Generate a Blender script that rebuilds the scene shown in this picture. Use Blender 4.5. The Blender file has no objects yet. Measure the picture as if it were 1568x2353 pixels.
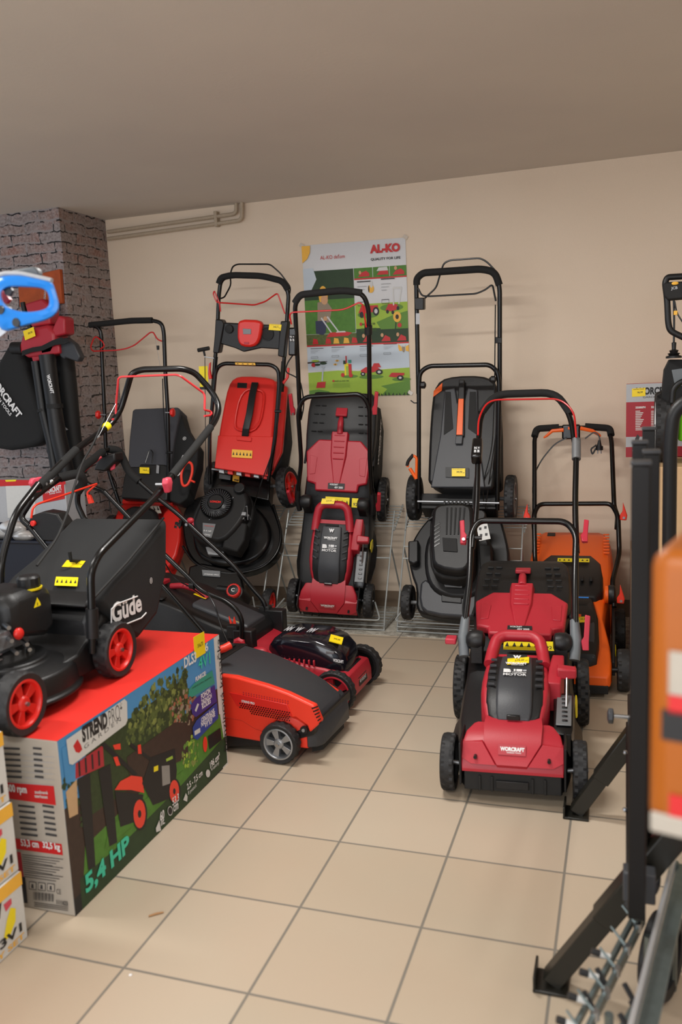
import bpy, bmesh, math, random
from mathutils import Vector, Matrix
import numpy as np
random.seed(7)
SC = bpy.context.scene
COL = SC.collection
PI = math.pi
# ------------------------------------------------------------------ camera, world, lights, exposure
CAM = np.array([0.788, -1.515, 1.343])
RR = np.array([[0.948, -0.007, 0.319], [0.316, 0.163, -0.935], [-0.046, 0.987, 0.157]])
FPX = 1938.0
_c = bpy.data.cameras.new('camera'); cam = bpy.data.objects.new('camera', _c); COL.objects.link(cam)
_m = Matrix([list(map(float, r)) for r in RR])
_q = _m.to_quaternion(); _q.normalize()
cam.rotation_mode = 'QUATERNION'; cam.rotation_quaternion = _q; cam.location = CAM.tolist()
_c.sensor_fit = 'VERTICAL'; _c.sensor_height = 36; _c.sensor_width = 24; _c.lens = FPX / 2353 * 36
_c.clip_start = .02
_c.dof.use_dof = True; _c.dof.focus_distance = 3.7; _c.dof.aperture_fstop = 2.8
SC.camera = cam
RR = np.array(_q.to_matrix())
SC.view_settings.view_transform = 'Standard'; SC.view_settings.look = 'None'
SC.view_settings.exposure = 0.35; SC.view_settings.gamma = 1.0
SC.view_settings.use_curve_mapping = False
w = bpy.data.worlds.new('world'); SC.world = w; w.use_nodes = True
w.node_tree.nodes['Background'].inputs[0].default_value = (.80, .88, 1.0, 1)
w.node_tree.nodes['Background'].inputs[1].default_value = .6
CEIL = 2.36
def area(name, loc, sx, sy, power, col=(1, .93, .84), rot=(0, 0, 0)):
    l = bpy.data.lights.new(name, 'AREA'); l.shape = 'RECTANGLE'; l.size = sx; l.size_y = sy
    l.energy = power; l.color = col
    o = bpy.data.objects.new(name, l); COL.objects.link(o); o.location = loc; o.rotation_euler = rot
    o['label'] = 'ceiling fluorescent tube light above the frame' if name[0] == 'c' else 'added soft fill light behind the camera'; o['category'] = 'light'
    return o
area('ceiling_light', (-.25, 1.0, 2.31), .7, .14, 25, (1, .97, .93))
area('ceiling_light', (-1.7, -.1, 2.30), 1.2, .16, 21, (1, .97, .93))
area('ceiling_light', (.3, -1.8, 2.30), 1.2, .3, 27, (1, .98, .95))
area('ceiling_light', (2.4, .2, 2.30), .3, 1.2, 17, (1, .97, .93))
area('shop_window_light', (-.6, -3.9, 1.25), 4.2, 1.9, 66, (.97, .98, 1), (math.radians(96), 0, 0))  # unseen fill panel added behind the camera to light wall and ceiling evenly
# ------------------------------------------------------------------ pixel helpers (image frame 1568 x 2353)
def ray(px, py): return RR @ np.array([(px - 784) / FPX, -(py - 1176.5) / FPX, -1.0])
class Fr:
    """local frame of a thing: where it stands and how it is turned"""
    def __init__(s, x=0, y=0, z=0, yaw=0, tilt=0, roll=0):
        cy, sy = math.cos(yaw), math.sin(yaw); ct, st = math.cos(tilt), math.sin(tilt); cr, sr = math.cos(roll), math.sin(roll)
        s.M = np.array([[cy, -sy, 0], [sy, cy, 0], [0, 0, 1]]) @ np.array([[1, 0, 0], [0, ct, -st], [0, st, ct]]) @ np.array([[cr, 0, sr], [0, 1, 0], [-sr, 0, cr]])
        s.t = np.array([x, y, z], float)
    def mat(s):
        m = Matrix.Identity(4)
        for i in range(3):
            for j in range(3): m[i][j] = float(s.M[i, j])
            m[i][3] = float(s.t[i])
        return m
    def pl(s, px, py, p0, n):
        o = s.M.T @ (CAM - s.t); d = s.M.T @ ray(px, py); n = np.array(n, float)
        k = (np.array(p0, float) - o) @ n / (d @ n)
        return tuple(o + k * d)
    def x(s, px, py, v): return s.pl(px, py, (v, 0, 0), (1, 0, 0))
    def y(s, px, py, v): return s.pl(px, py, (0, v, 0), (0, 1, 0))
    def z(s, px, py, v): return s.pl(px, py, (0, 0, v), (0, 0, 1))
W0 = Fr()
# ------------------------------------------------------------------ materials
_M = {}
def srgb(c):
    return tuple(((v / 255) / 12.92 if v / 255 <= .04045 else ((v / 255 + .055) / 1.055) ** 2.4) for v in c)
def mk(name, col, rough=.5, metal=0., nz=.06, scale=60, bump=0., spec=.5, coat=0., trans=0., emit=None):
    if name in _M: return _M[name]
    m = bpy.data.materials.new(name); m.use_nodes = True; nt = m.node_tree; b = nt.nodes['Principled BSDF']
    c = srgb(col)
    tc = nt.nodes.new('ShaderNodeTexCoord'); no = nt.nodes.new('ShaderNodeTexNoise'); no.inputs['Scale'].default_value = scale; no.inputs['Detail'].default_value = 4
    nt.links.new(tc.outputs['Object'], no.inputs['Vector'])
    mx = nt.nodes.new('ShaderNodeMix'); mx.data_type = 'RGBA'
    mx.inputs[6].default_value = (*[v * (1 - nz) for v in c], 1); mx.inputs[7].default_value = (*[min(1, v * (1 + nz)) for v in c], 1)
    nt.links.new(no.outputs[0], mx.inputs[0]); nt.links.new(mx.outputs[2], b.inputs['Base Color'])
    b.inputs['Roughness'].default_value = rough; b.inputs['Metallic'].default_value = metal
    b.inputs['Specular IOR Level'].default_value = spec
    b.inputs['Coat Weight'].default_value = coat
    if trans: b.inputs['Transmission Weight'].default_value = trans
    if bump:
        bp = nt.nodes.new('ShaderNodeBump'); bp.inputs['Strength'].default_value = bump; bp.inputs['Distance'].default_value = .002
        nt.links.new(no.outputs[0], bp.inputs['Height']); nt.links.new(bp.outputs[0], b.inputs['Normal'])
    _M[name] = m
    return m
mk('black', (22, 22, 23), .42, nz=.15, scale=300, bump=.25, spec=.4)
mk('black_dull', (17, 17, 17), .7, nz=.2, scale=200, bump=.3)
mk('black_gloss', (9, 9, 10), .24, spec=.5)
mk('tube', (8, 8, 9), .27, spec=.42)
mk('bail_red', (196, 46, 50), .4)
mk('lever_red', (186, 46, 64), .4)
mk('foam', (17, 17, 17), .85, bump=.3, scale=400)
mk('rubber', (30, 30, 31), .62, nz=.25, scale=120, bump=.3)
mk('charcoal', (52, 54, 58), .45, nz=.08, scale=300, bump=.2)
mk('grey_fabric', (64, 65, 70), .9, nz=.12, scale=500, bump=.4)
mk('black_fabric', (24, 25, 26), .85, nz=.2, scale=400, bump=.4)
mk('crimson', (172, 34, 48), .42, nz=.05, scale=300, bump=.12)
mk('red', (214, 38, 30), .36, nz=.05, scale=200, bump=.08)
mk('scarlet', (236, 58, 36), .4, nz=.05, scale=200, bump=.08)
mk('redwire', (190, 26, 26), .3)
mk('orange', (240, 98, 22), .42, nz=.05, scale=200, bump=.1)
mk('deep_orange', (158, 82, 0), .4, nz=.04)
mk('yellow', (240, 218, 20), .5)
mk('tag_yellow', (246, 214, 16), .45)
mk('white', (226, 226, 226), .5)
mk('print_black', (24, 24, 26), .55)
mk('ink', (60, 60, 62), .6)
mk('silver', (165, 168, 172), .38, metal=.75)
mk('chrome', (175, 178, 182), .28, metal=1.)
mk('plate', (120, 122, 124), .5, metal=.4)
mk('wire_grey', (168, 172, 170), .42, metal=.35)
mk('smoke', (20, 18, 26), .12, spec=.7)
mk('mid_grey', (98, 104, 108), .5)
mk('cap_pink', (208, 66, 86), .4)
mk('blue', (20, 130, 225), .3, nz=.04)
mk('card', (196, 162, 122), .8, nz=.08, scale=30)
mk('card_grey', (172, 164, 152), .75, nz=.08, scale=30)
mk('box_red', (196, 30, 32), .5)
mk('box_scarlet', (226, 46, 36), .5, nz=.04)
mk('box_blue', (64, 100, 150), .5)
mk('label_white', (208, 208, 205), .5)
mk('pale_grey', (176, 178, 182), .55)
mk('teal', (40, 150, 130), .5)
mk('mint', (60, 200, 165), .5)
mk('indigo', (58, 50, 130), .5)
mk('navy', (40, 70, 150), .5)
mk('lime', (130, 220, 40), .45)
mk('forest', (38, 62, 34), .6, nz=.3, scale=25)
mk('grass', (78, 128, 44), .6, nz=.3, scale=40)
mk('hill', (158, 190, 62), .6, nz=.06)
mk('hill_dark', (96, 140, 52), .6, nz=.06)
mk('sky_print', (196, 208, 218), .5, nz=.03, scale=6)
mk('sky_blue', (72, 142, 196), .5, nz=.1, scale=12)
mk('leafy', (84, 98, 46), .6, nz=.6, scale=90)
mk('leafy_dark', (46, 62, 30), .6, nz=.5, scale=90)
mk('leafy_light', (128, 138, 70), .6, nz=.4, scale=90)
mk('copper_leaf', (158, 96, 74), .6, nz=.4, scale=70)
mk('bark', (58, 42, 34), .6, nz=.3)
mk('skin_print', (208, 160, 120), .6)
mk('cloth_print', (150, 135, 115), .6)
mk('denim_print', (50, 56, 84), .6)
mk('sun_print', (238, 180, 60), .5)
mk('board_orange', (168, 74, 26), .7, nz=.3, scale=30)
mk('navy_crate', (14, 20, 34), .4)
mk('clear', (235, 240, 245), .08, trans=.9, spec=.5)
mk('frosted', (196, 194, 192), .3, trans=.55)
mk('tape', (206, 196, 182), .12)
mk('post_black', (12, 10, 10), .45, spec=.3)
mk('galv', (120, 132, 132), .32, metal=.8, nz=.2)
mk('bright_steel', (225, 228, 232), .32, metal=.8)
mk('twig', (160, 120, 80), .8)
mk('olive_metal', (34, 33, 28), .35, metal=.2)
# ------------------------------------------------------------------ mesh builder
_TX = {}
def text_mesh(s, bold=0.):
    k = (s, bold)
    if k in _TX: return _TX[k]
    cu = bpy.data.curves.new('t', 'FONT'); cu.body = s; cu.offset = bold; cu.resolution_u = 3
    o = bpy.data.objects.new('t', cu); COL.objects.link(o)
    dg = bpy.context.evaluated_depsgraph_get(); dg.update()
    me = o.evaluated_get(dg).to_mesh()
    vs = [tuple(v.co) for v in me.vertices]; fs = [tuple(p.vertices) for p in me.polygons]
    o.evaluated_get(dg).to_mesh_clear()
    bpy.data.objects.remove(o); bpy.data.curves.remove(cu)
    xs = [v[0] for v in vs]; ys = [v[1] for v in vs]
    x0, x1, y0, y1 = min(xs), max(xs), min(ys), max(ys)
    vs = [((v[0] - x0) / (x1 - x0), (v[1] - y0) / (y1 - y0)) for v in vs]
    _TX[k] = (vs, fs, (x1 - x0) / (y1 - y0)); return _TX[k]
V = lambda p: Vector([float(a) for a in p])
def chaikin(p, n=2, closed=True):
    for _ in range(n):
        q = []
        L = len(p)
        for i in range(L if closed else L - 1):
            a, b = p[i], p[(i + 1) % L]
            q.append(tuple(.75 * a[k] + .25 * b[k] for k in range(len(a)))); q.append(tuple(.25 * a[k] + .75 * b[k] for k in range(len(a))))
        if not closed: q = [p[0]] + q + [p[-1]]
        p = q
    return p
def fillet(pts, r, n=5):
    pts = [V(p) for p in pts]; out = [pts[0]]
    for i in range(1, len(pts) - 1):
        a, b, c = pts[i - 1], pts[i], pts[i + 1]
        d1 = (a - b); d2 = (c - b); k = min(r, d1.length * .48, d2.length * .48)
        p1 = b + d1.normalized() * k; p2 = b + d2.normalized() * k
        for j in range(n + 1):
            t = j / n; out.append(p1 * (1 - t) ** 2 + b * 2 * t * (1 - t) + p2 * t * t)
    out.append(pts[-1]); return out
class B:
    def __init__(s): s.v = []; s.f = []; s.m = []; s.mats = []
    def mi(s, m):
        if m not in s.mats: s.mats.append(m)
        return s.mats.index(m)
    def add(s, vs, fs, m):
        o = len(s.v); k = s.mi(m)
        s.v += [tuple(float(a) for a in q) for q in vs]
        for f in fs: s.f.append(tuple(i + o for i in f)); s.m.append(k)
        return s
    def box(s, c, d, m, rz=0, R=None):
        c = V(c); vs = []
        R = R or Matrix.Rotation(rz, 3, 'Z')
        for x in (-.5, .5):
            for y in (-.5, .5):
                for z in (-.5, .5): vs.append(c + R @ Vector((x * d[0], y * d[1], z * d[2])))
        return s.add(vs, [(0, 1, 3, 2), (4, 6, 7, 5), (0, 4, 5, 1), (2, 3, 7, 6), (0, 2, 6, 4), (1, 5, 7, 3)], m)
    def slab(s, pts, off, m, taper=0):
        """closed outline of 3D points, pushed by off; taper widens the far side about its centre"""
        n = len(pts); a = [V(p) for p in pts]; off = V(off); c = sum(a, Vector()) / n
        b = [c + (p - c) * (1 + taper) + off for p in a]
        nn = Vector()
        for i in range(n): nn += (a[i] - c).cross(a[(i + 1) % n] - c)
        fl = nn.dot(off) > 0
        fs = [tuple(range(n)), tuple(reversed(range(n, 2 * n)))] + [((i + 1) % n, i, n + i, n + (i + 1) % n) for i in range(n)]
        if fl: fs = [tuple(reversed(f)) for f in fs]
        return s.add(a + b, fs, m)
    def poly(s, pts, m): return s.add(pts, [tuple(range(len(pts)))], m)
    def loft(s, rings, m, caps=True):
        n = len(rings[0]); vs = [p for r in rings for p in r]; fs = []
        for k in range(len(rings) - 1):
            for i in range(n):
                j = (i + 1) % n; fs.append((k * n + i, k * n + j, (k + 1) * n + j, (k + 1) * n + i))
        if caps: fs.append(tuple(reversed(range(n)))); fs.append(tuple((len(rings) - 1) * n + i for i in range(n)))
        return s.add(vs, fs, m)
    def body(s, st, m, ch=.25):
        """stations (y, half width, z bottom, z top[, x offset]) lofted with chamfered top corners"""
        R = []
        for q in st:
            y, hw, z0, z1 = q[:4]; xo = q[4] if len(q) > 4 else 0; c = min((z1 - z0), hw) * ch
            R.append([(xo - hw, y, z0), (xo - hw, y, z1 - c), (xo - hw + c * .3, y, z1 - c * .3), (xo - hw + c, y, z1), (xo + hw - c, y, z1), (xo + hw - c * .3, y, z1 - c * .3), (xo + hw, y, z1 - c), (xo + hw, y, z0)])
        return s.loft(R, m)
    def tube(s, pts, r, m, seg=10, fil=0., closed=False):
        p = fillet(pts, fil) if fil else [V(q) for q in pts]
        p = [q for i, q in enumerate(p) if i == 0 or (q - p[i - 1]).length > 1e-5]
        rr = r if isinstance(r, (list, tuple)) else [r] * len(p)
        rings = []; up = None
        for i, q in enumerate(p):
            t = (p[min(i + 1, len(p) - 1)] - p[max(i - 1, 0)]).normalized()
            if closed: t = (p[(i + 1) % len(p)] - p[i - 1]).normalized()
            if up is None:
                up = Vector((0, 0, 1)) if abs(t.z) < .9 else Vector((1, 0, 0))
            up = (up - t * up.dot(t)).normalized(); sd = t.cross(up)
            rings.append([q + (up * math.cos(2 * PI * k / seg) + sd * math.sin(2 * PI * k / seg)) * rr[min(i, len(rr) - 1)] for k in range(seg)])
        if closed: rings.append(rings[0])
        return s.loft(rings, m, not closed)
    def cyl(s, a, b, r, m, r2=None, seg=20): return s.tube([a, b], [r, r if r2 is None else r2], m, seg)
    def lathe(s, prof, o, ax, m, seg=32, wob=None):
        """profile (radius, along axis)"""
        o = V(o); t = V(ax).normalized(); up = Vector((0, 0, 1)) if abs(t.z) < .9 else Vector((0, 1, 0)); up = (up - t * up.dot(t)).normalized(); sd = t.cross(up)
        R = []
        for i, (r, h) in enumerate(prof):
            R.append([o + t * h + (up * math.cos(2 * PI * k / seg) + sd * math.sin(2 * PI * k / seg)) * (r * (wob(k, i) if wob else 1)) for k in range(seg)])
        return s.loft(R, m)
    def sph(s, c, r, m, sx=1, sy=1, sz=1, seg=16, R=None):
        c = V(c); n = seg // 2; rings = []
        R = R or Matrix.Identity(3)
        for i in range(1, n):
            a = PI * i / n
            rings.append([c + R @ Vector((r * sx * math.sin(a) * math.cos(2 * PI * k / seg), r * sy * math.sin(a) * math.sin(2 * PI * k / seg), r * sz * math.cos(a))) for k in range(seg)])
        return s.loft(rings, m)
    def text(s, t, o, u, v, m, bold=.02, lift=.0006):
        """o lower left, u full width vector, v full height vector"""
        vs, fs, _ = text_mesh(t, bold); o, u, v = V(o), V(u), V(v); n = u.cross(v).normalized() * lift
        return s.add([o + u * a + v * b + n for a, b in vs], fs, m)
    def build(s, name, parent=None, bevel=0, angle=35, smooth=True, seg=2):
        me = bpy.data.meshes.new(name); me.from_pydata(s.v, [], s.f)
        for m in s.mats: me.materials.append(_M[m])
        me.polygons.foreach_set('material_index', s.m)
        me.update(); me.validate()
        if smooth:
            me.polygons.foreach_set('use_smooth', [True] * len(me.polygons))
            try: me.set_sharp_from_angle(angle=math.radians(angle))
            except Exception: pass
        o = bpy.data.objects.new(name, me); COL.objects.link(o)
        if parent: o.parent = parent
        if bevel:
            b = o.modifiers.new('bevel', 'BEVEL'); b.width = bevel; b.segments = seg; b.limit_method = 'ANGLE'; b.angle_limit = math.radians(30); b.harden_normals = False
        return o
def tag(o, label=None, cat=None, group=None, kind=None):
    if label: o['label'] = label
    if cat: o['category'] = cat
    if group: o['group'] = group
    if kind: o['kind'] = kind
    return o
def thing(name, F, label, cat, group=None):
    o = bpy.data.objects.new(name, None); COL.objects.link(o); o.empty_display_size = .1
    o.matrix_world = F.mat() if isinstance(F, Fr) else Matrix.Translation(F)
    return tag(o, label, cat, group)
def bb(c, d, m, name, parent, bevel=.003, rz=0): return B().box(c, d, m, rz).build(name, parent, bevel)
def sgn(a): return 1 if a > 0 else -1
# ------------------------------------------------------------------ the setting
WALL = 3.136; CX = -2.235; PY = 2.68
def nodes(name):
    m = bpy.data.materials.new(name); m.use_nodes = True; _M[name] = m
    return m, m.node_tree, m.node_tree.nodes['Principled BSDF']
def ramp(nt, a, stops):
    r = nt.nodes.new('ShaderNodeValToRGB'); e = r.color_ramp.elements
    while len(e) < len(stops): e.new(.5)
    for k, (p, c) in enumerate(stops): e[k].position = p; e[k].color = (*srgb(c), 1)
    nt.links.new(a, r.inputs[0]); return r.outputs[0]
def noise(nt, vec, scale, det=4, rough=.5):
    n = nt.nodes.new('ShaderNodeTexNoise'); n.inputs['Scale'].default_value = scale; n.inputs['Detail'].default_value = det; n.inputs['Roughness'].default_value = rough
    nt.links.new(vec, n.inputs['Vector']); return n.outputs[0]
def mixc(nt, f, a, b, mode='MIX'):
    x = nt.nodes.new('ShaderNodeMix'); x.data_type = 'RGBA'; x.blend_type = mode
    for k, q in ((0, f), (6, a), (7, b)):
        if hasattr(q, 'default_value') or hasattr(q, 'links'): nt.links.new(q, x.inputs[k])
        elif k == 0: x.inputs[0].default_value = q
        else: x.inputs[k].default_value = (*srgb(q), 1)
    return x.outputs[2]
def bump(nt, b, h, st, dist=.003):
    p = nt.nodes.new('ShaderNodeBump'); p.inputs['Strength'].default_value = st; p.inputs['Distance'].default_value = dist
    nt.links.new(h, p.inputs['Height']); nt.links.new(p.outputs[0], b.inputs['Normal'])
def brick(nt, vec, w, h, mortar, off, smooth=.1):
    n = nt.nodes.new('ShaderNodeTexBrick'); n.inputs['Scale'].default_value = 1; n.inputs['Brick Width'].default_value = w; n.inputs['Row Height'].default_value = h
    n.inputs['Mortar Size'].default_value = mortar; n.inputs['Mortar Smooth'].default_value = smooth; n.offset = off; n.inputs['Bias'].default_value = 0
    n.inputs['Color1'].default_value = (0, 0, 0, 1); n.inputs['Color2'].default_value = (1, 1, 1, 1); n.inputs['Mortar'].default_value = (.5, .5, .5, 1)
    nt.links.new(vec, n.inputs['Vector']); return n
# floor tiles: joints on multiples of 0.32 m
m, nt, b = nodes('floor_tile')
g = nt.nodes.new('ShaderNodeNewGeometry').outputs['Position']
br = brick(nt, g, .32, .32, .0038, 0, .25)
n1 = noise(nt, g, 900, 3, .7); n2 = noise(nt, g, 2.2, 3)
base = ramp(nt, n1, [(.3, (172, 157, 136)), (.7, (190, 174, 152))])
base = mixc(nt, .10, base, ramp(nt, n2, [(.35, (200, 156, 126)), (.65, (184, 174, 152))]))
tint = mixc(nt, .05, base, br.outputs['Color'])
nt.links.new(mixc(nt, br.outputs['Fac'], tint, (124, 118, 108)), b.inputs['Base Color'])
b.inputs['Roughness'].default_value = .42; b.inputs['Specular IOR Level'].default_value = .35
inv = nt.nodes.new('ShaderNodeMath'); inv.operation = 'SUBTRACT'; inv.inputs[0].default_value = 1; nt.links.new(br.outputs['Fac'], inv.inputs[1])
bump(nt, b, inv.outputs[0], .5, .002)
# rough strip
m, nt, b = nodes('rough_strip')
g = nt.nodes.new('ShaderNodeNewGeometry').outputs['Position']
n1 = noise(nt, g, 26, 8, .7); n2 = noise(nt, g, 140, 6, .7)
c = ramp(nt, n1, [(.36, (112, 106, 94)), (.46, (168, 162, 148)), (.6, (206, 202, 190))])
br = brick(nt, g, .32, .32, .003, 0, .2)
c = mixc(nt, br.outputs['Fac'], c, (96, 88, 76))
nt.links.new(mixc(nt, .25, c, ramp(nt, n2, [(.3, (90, 80, 66)), (.7, (225, 222, 214))])), b.inputs['Base Color'])
b.inputs['Roughness'].default_value = .7; bump(nt, b, n2, .6, .003)
# plaster walls
def plaster(name, c0, c1, big, sc=1.3):
    m, nt, b = nodes(name)
    g = nt.nodes.new('ShaderNodeNewGeometry').outputs['Position']
    n1 = noise(nt, g, sc, 3); n2 = noise(nt, g, 300, 5, .6)
    c = ramp(nt, n1, [(.3, c0), (.7, c1)])
    nt.links.new(mixc(nt, .12, c, ramp(nt, n2, [(.3, tuple(int(v * .8) for v in c0)), (.7, c1)])), b.inputs['Base Color'])
    b.inputs['Roughness'].default_value = .8; bump(nt, b, noise(nt, g, 55, 6, .6), .18, .003)
plaster('wall_paint', (224, 205, 182), (229, 211, 190), .1)
plaster('ceiling_paint', (208, 201, 193), (216, 209, 199), .1)
plaster('baseboard_tile', (116, 98, 80), (132, 114, 94), .1, 6)
# brick-pattern wallpaper
m, nt, b = nodes('brick_paper')
g = nt.nodes.new('ShaderNodeNewGeometry').outputs['Position']
sp = nt.nodes.new('ShaderNodeSeparateXYZ'); nt.links.new(g, sp.inputs[0])
ad = nt.nodes.new('ShaderNodeMath'); ad.operation = 'SUBTRACT'; nt.links.new(sp.outputs[0], ad.inputs[0]); nt.links.new(sp.outputs[1], ad.inputs[1])
cb = nt.nodes.new('ShaderNodeCombineXYZ'); nt.links.new(ad.outputs[0], cb.inputs[0]); nt.links.new(sp.outputs[2], cb.inputs[1])
nz = nt.nodes.new('ShaderNodeTexNoise'); nz.inputs['Scale'].default_value = 14; nz.inputs['Detail'].default_value = 5; nt.links.new(cb.outputs[0], nz.inputs['Vector'])
vs = nt.nodes.new('ShaderNodeVectorMath'); vs.operation = 'SCALE'; vs.inputs[3].default_value = .042; nt.links.new(nz.outputs[1], vs.inputs[0])
va = nt.nodes.new('ShaderNodeVectorMath'); va.operation = 'ADD'; nt.links.new(cb.outputs[0], va.inputs[0]); nt.links.new(vs.outputs[0], va.inputs[1])
br = brick(nt, va.outputs[0], .19, .058, .006, .5, .35)
n1 = noise(nt, cb.outputs[0], 9, 6, .7); n2 = noise(nt, cb.outputs[0], 60, 8, .75)
c = ramp(nt, br.outputs['Color'], [(.0, (122, 110, 106)), (.45, (134, 122, 120)), (.62, (138, 86, 68)), (.8, (130, 122, 120)), (1., (146, 108, 90))])
c = mixc(nt, .55, c, ramp(nt, n1, [(.35, (96, 84, 82)), (.5, (146, 134, 132)), (.64, (142, 80, 58))]))
c = mixc(nt, .45, c, ramp(nt, n2, [(.35, (50, 42, 44)), (.5, (152, 142, 140)), (.7, (210, 204, 204))]))
# dark gap under each course, pale joint elsewhere
up = nt.nodes.new('ShaderNodeVectorMath'); up.operation = 'ADD'; up.inputs[1].default_value = (0, .0075, 0); nt.links.new(va.outputs[0], up.inputs[0])
b2 = brick(nt, up.outputs[0], .19, .058, .0045, .5, .3)
c = mixc(nt, br.outputs['Fac'], c, (146, 138, 138))
mm = nt.nodes.new('ShaderNodeMath'); mm.operation = 'MULTIPLY'; nt.links.new(b2.outputs['Fac'], mm.inputs[0]); nt.links.new(ramp(nt, noise(nt, cb.outputs[0], 22, 3), [(.44, (0, 0, 0)), (.52, (255, 255, 255))]), mm.inputs[1])
nt.links.new(mixc(nt, mm.outputs[0], c, (24, 20, 22)), b.inputs['Base Color'])
b.inputs['Roughness'].default_value = .6
def struct(name, bld): return tag(bld.build(name, None, smooth=False), kind='structure')
bld = B().box((0, -.2, -.05), (9, 9.2, .1), 'floor_tile'); struct('floor', bld)
struct('trim_1', B().box((0, (2.586 + WALL) / 2, .0012), (9, WALL - 2.586, .0024), 'rough_strip'))
struct('wall_back', B().box((0, WALL + .05, 1.25), (9, .1, 2.7), 'wall_paint'))
struct('ceiling', B().box((0, -.2, CEIL + .05), (9, 9.2, .1), 'ceiling_paint'))
struct('wall_left', B().box(((CX - 4.4) / 2, (PY + WALL) / 2 - .001, CEIL / 2), (4.4 + CX, WALL - PY, CEIL), 'brick_paper'))
struct('wall_right', B().box((4.45, 0, 1.2), (.1, 8, 2.6), 'wall_paint'))
bsb = B()
x = CX
while x < 4.4:
    bsb.box((x + .16, WALL - .004, .048), (.316, .008, .096), 'baseboard_tile'); x += .32
struct('baseboard_back', bsb)
# painted pipes under the ceiling
p = thing('heating_pipe', (CX, WALL - .02, 2.28), 'pair of cream painted pipes running under the ceiling from the brick pier', 'pipe')
def wp(px, py, d=.03): P = W0.y(px, py, WALL - d); return (P[0] - CX, P[1] - (WALL - .02), P[2] - 2.28)
a = wp(247, 533); a2 = wp(247, 549); c1 = wp(543, 491); c2 = wp(556, 506); e1 = wp(543, 466); e2 = wp(556, 464)
mk('pipe_paint', (176, 160, 138), .55, nz=.15, scale=80, bump=.5)
for s_, c_, e_ in ((a, c1, e1), (a2, c2, e2)):
    B().tube([s_, c_, (e_[0], e_[1], CEIL - 2.28)], .011, 'pipe_paint', 10, .03).build('pipe', p)
k = wp(497, 503); B().box((k[0], k[1] + .008, k[2]), (.02, .04, .085), 'pipe_paint').build('pipe_bracket', p, .003)
# ------------------------------------------------------------------ poster
def flat(O, U, Vv):
    O, U, Vv = V(O), V(U), V(Vv); n = U.cross(Vv).normalized()
    return lambda u, v, k=0: tuple(O + U * u + Vv * v + n * .0003 * k)
class Dec:
    """printed layers on a flat rectangle; u, v in 0..1, later layers lie a hair above"""
    def __init__(s, O, U, Vv): s.q = flat(O, U, Vv); s.b = B(); s.k = 1; s.U = V(U); s.V = V(Vv); s.n = s.U.cross(s.V).normalized(); s.vm = lambda v: v
    def up(s): s.k += 1; return s
    def P(s, pts, m):
        s.k += .12; s.b.poly([s.q(u, s.vm(v), s.k) for u, v in pts], m); return s
    def R(s, u0, v0, u1, v1, m): return s.P([(u0, v0), (u1, v0), (u1, v1), (u0, v1)], m)
    def E(s, u, v, ru, rv, m, n=18, a0=0, a1=2 * PI): return s.P([(u + ru * math.cos(a0 + (a1 - a0) * i / n), v + rv * math.sin(a0 + (a1 - a0) * i / n)) for i in range(n)], m)
    def L(s, pts, w, m):
        asp = s.V.length / s.U.length
        for (a, b_), (c, d) in zip(pts, pts[1:]):
            dx, dy = c - a, (d - b_) * asp; l = math.hypot(dx, dy) or 1; ox, oy = -dy / l * w / 2, dx / l * w / 2 / asp
            s.P([(a + ox, b_ + oy), (a - ox, b_ - oy), (c - ox, d - oy), (c + ox, d + oy)], m)
        return s
    def T(s, t, u0, v0, u1, v1, m, bold=.02, sl=0):
        s.k += .3; v0, v1 = s.vm(v0), s.vm(v1)
        O = V(s.q(u0, v0, s.k)); s.b.text(t, O, s.U * (u1 - u0) + s.V * sl, s.V * (v1 - v0), m, bold, .0002); return s
FP = (-.96, WALL - .004, 1.244)
pw, ph = .604, .85
post = thing('poster', FP, 'garden toy poster taped to the wall between two upright mowers', 'poster')
sh = B(); NX, NY = 14, 18
def wv(u, v): return .0012 * math.sin(u * 5 + v * 3) - .004 * (max(0, .25 - u) * max(0, v - .35)) * 8
g_ = []
for j in range(NY + 1):
    for i in range(NX + 1):
        u, v = i / NX, j / NY; g_.append((u * pw, -.001, v * ph * (1 - .0 * u) - .012 * u))
fs = [(j * (NX + 1) + i, j * (NX + 1) + i + 1, (j + 1) * (NX + 1) + i + 1, (j + 1) * (NX + 1) + i) for j in range(NY) for i in range(NX)]
mk('poster_paper', (205, 206, 208), .22, nz=.02)
sh.slab([(0, 0, 0), (pw, 0, -.012), (pw, 0, ph - .012), (0, 0, ph)], (0, .0012, 0), 'poster_paper'); sh.build('paper_sheet', post, smooth=False)
d = Dec((0, -.0006, 0), (pw, 0, -.012), (0, 0, ph))
# photographs and colour fields (v = 0 bottom)
vmap = lambda v: float(np.interp(v, [0, .24, .49, .50, .565, .62, .745, .84, .849, .915, .93, .945, .985, 1], [0, .165, .335, .345, .415, .44, .60, .755, .765, .83, .885, .915, .97, 1]))
d.vm = vmap
d.P([(0, 0), (1, 0), (1, .26), (.75, .25), (.5, .24), (.3, .25), (0, .235)], 'hill').R(0, .26, 1, .48, 'sky_print')
d.R(.5, .555, 1, .62, 'forest').R(.5, .62, 1, .745, 'hill').R(.5, .745, 1, .93, 'poster_paper')
d.R(0, .555, .5, .50, 'leafy').R(.0, .49, 1, .50, 'box_red').R(.5, .755 + .085, 1, .849, 'box_red')
d.R(0, .57, .495, .82, 'grass').R(.5, .849, 1, .915, 'grass')
d.up()
d.R(0, .77, .495, .915, 'forest').R(.0, .50, .5, .565, 'leafy').R(.5, .50, 1, .575, 'forest')
d.P([(.0, .80), (.0, .92), (.1, .92), (.13, .86), (.06, .80)], 'sky_print')
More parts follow.
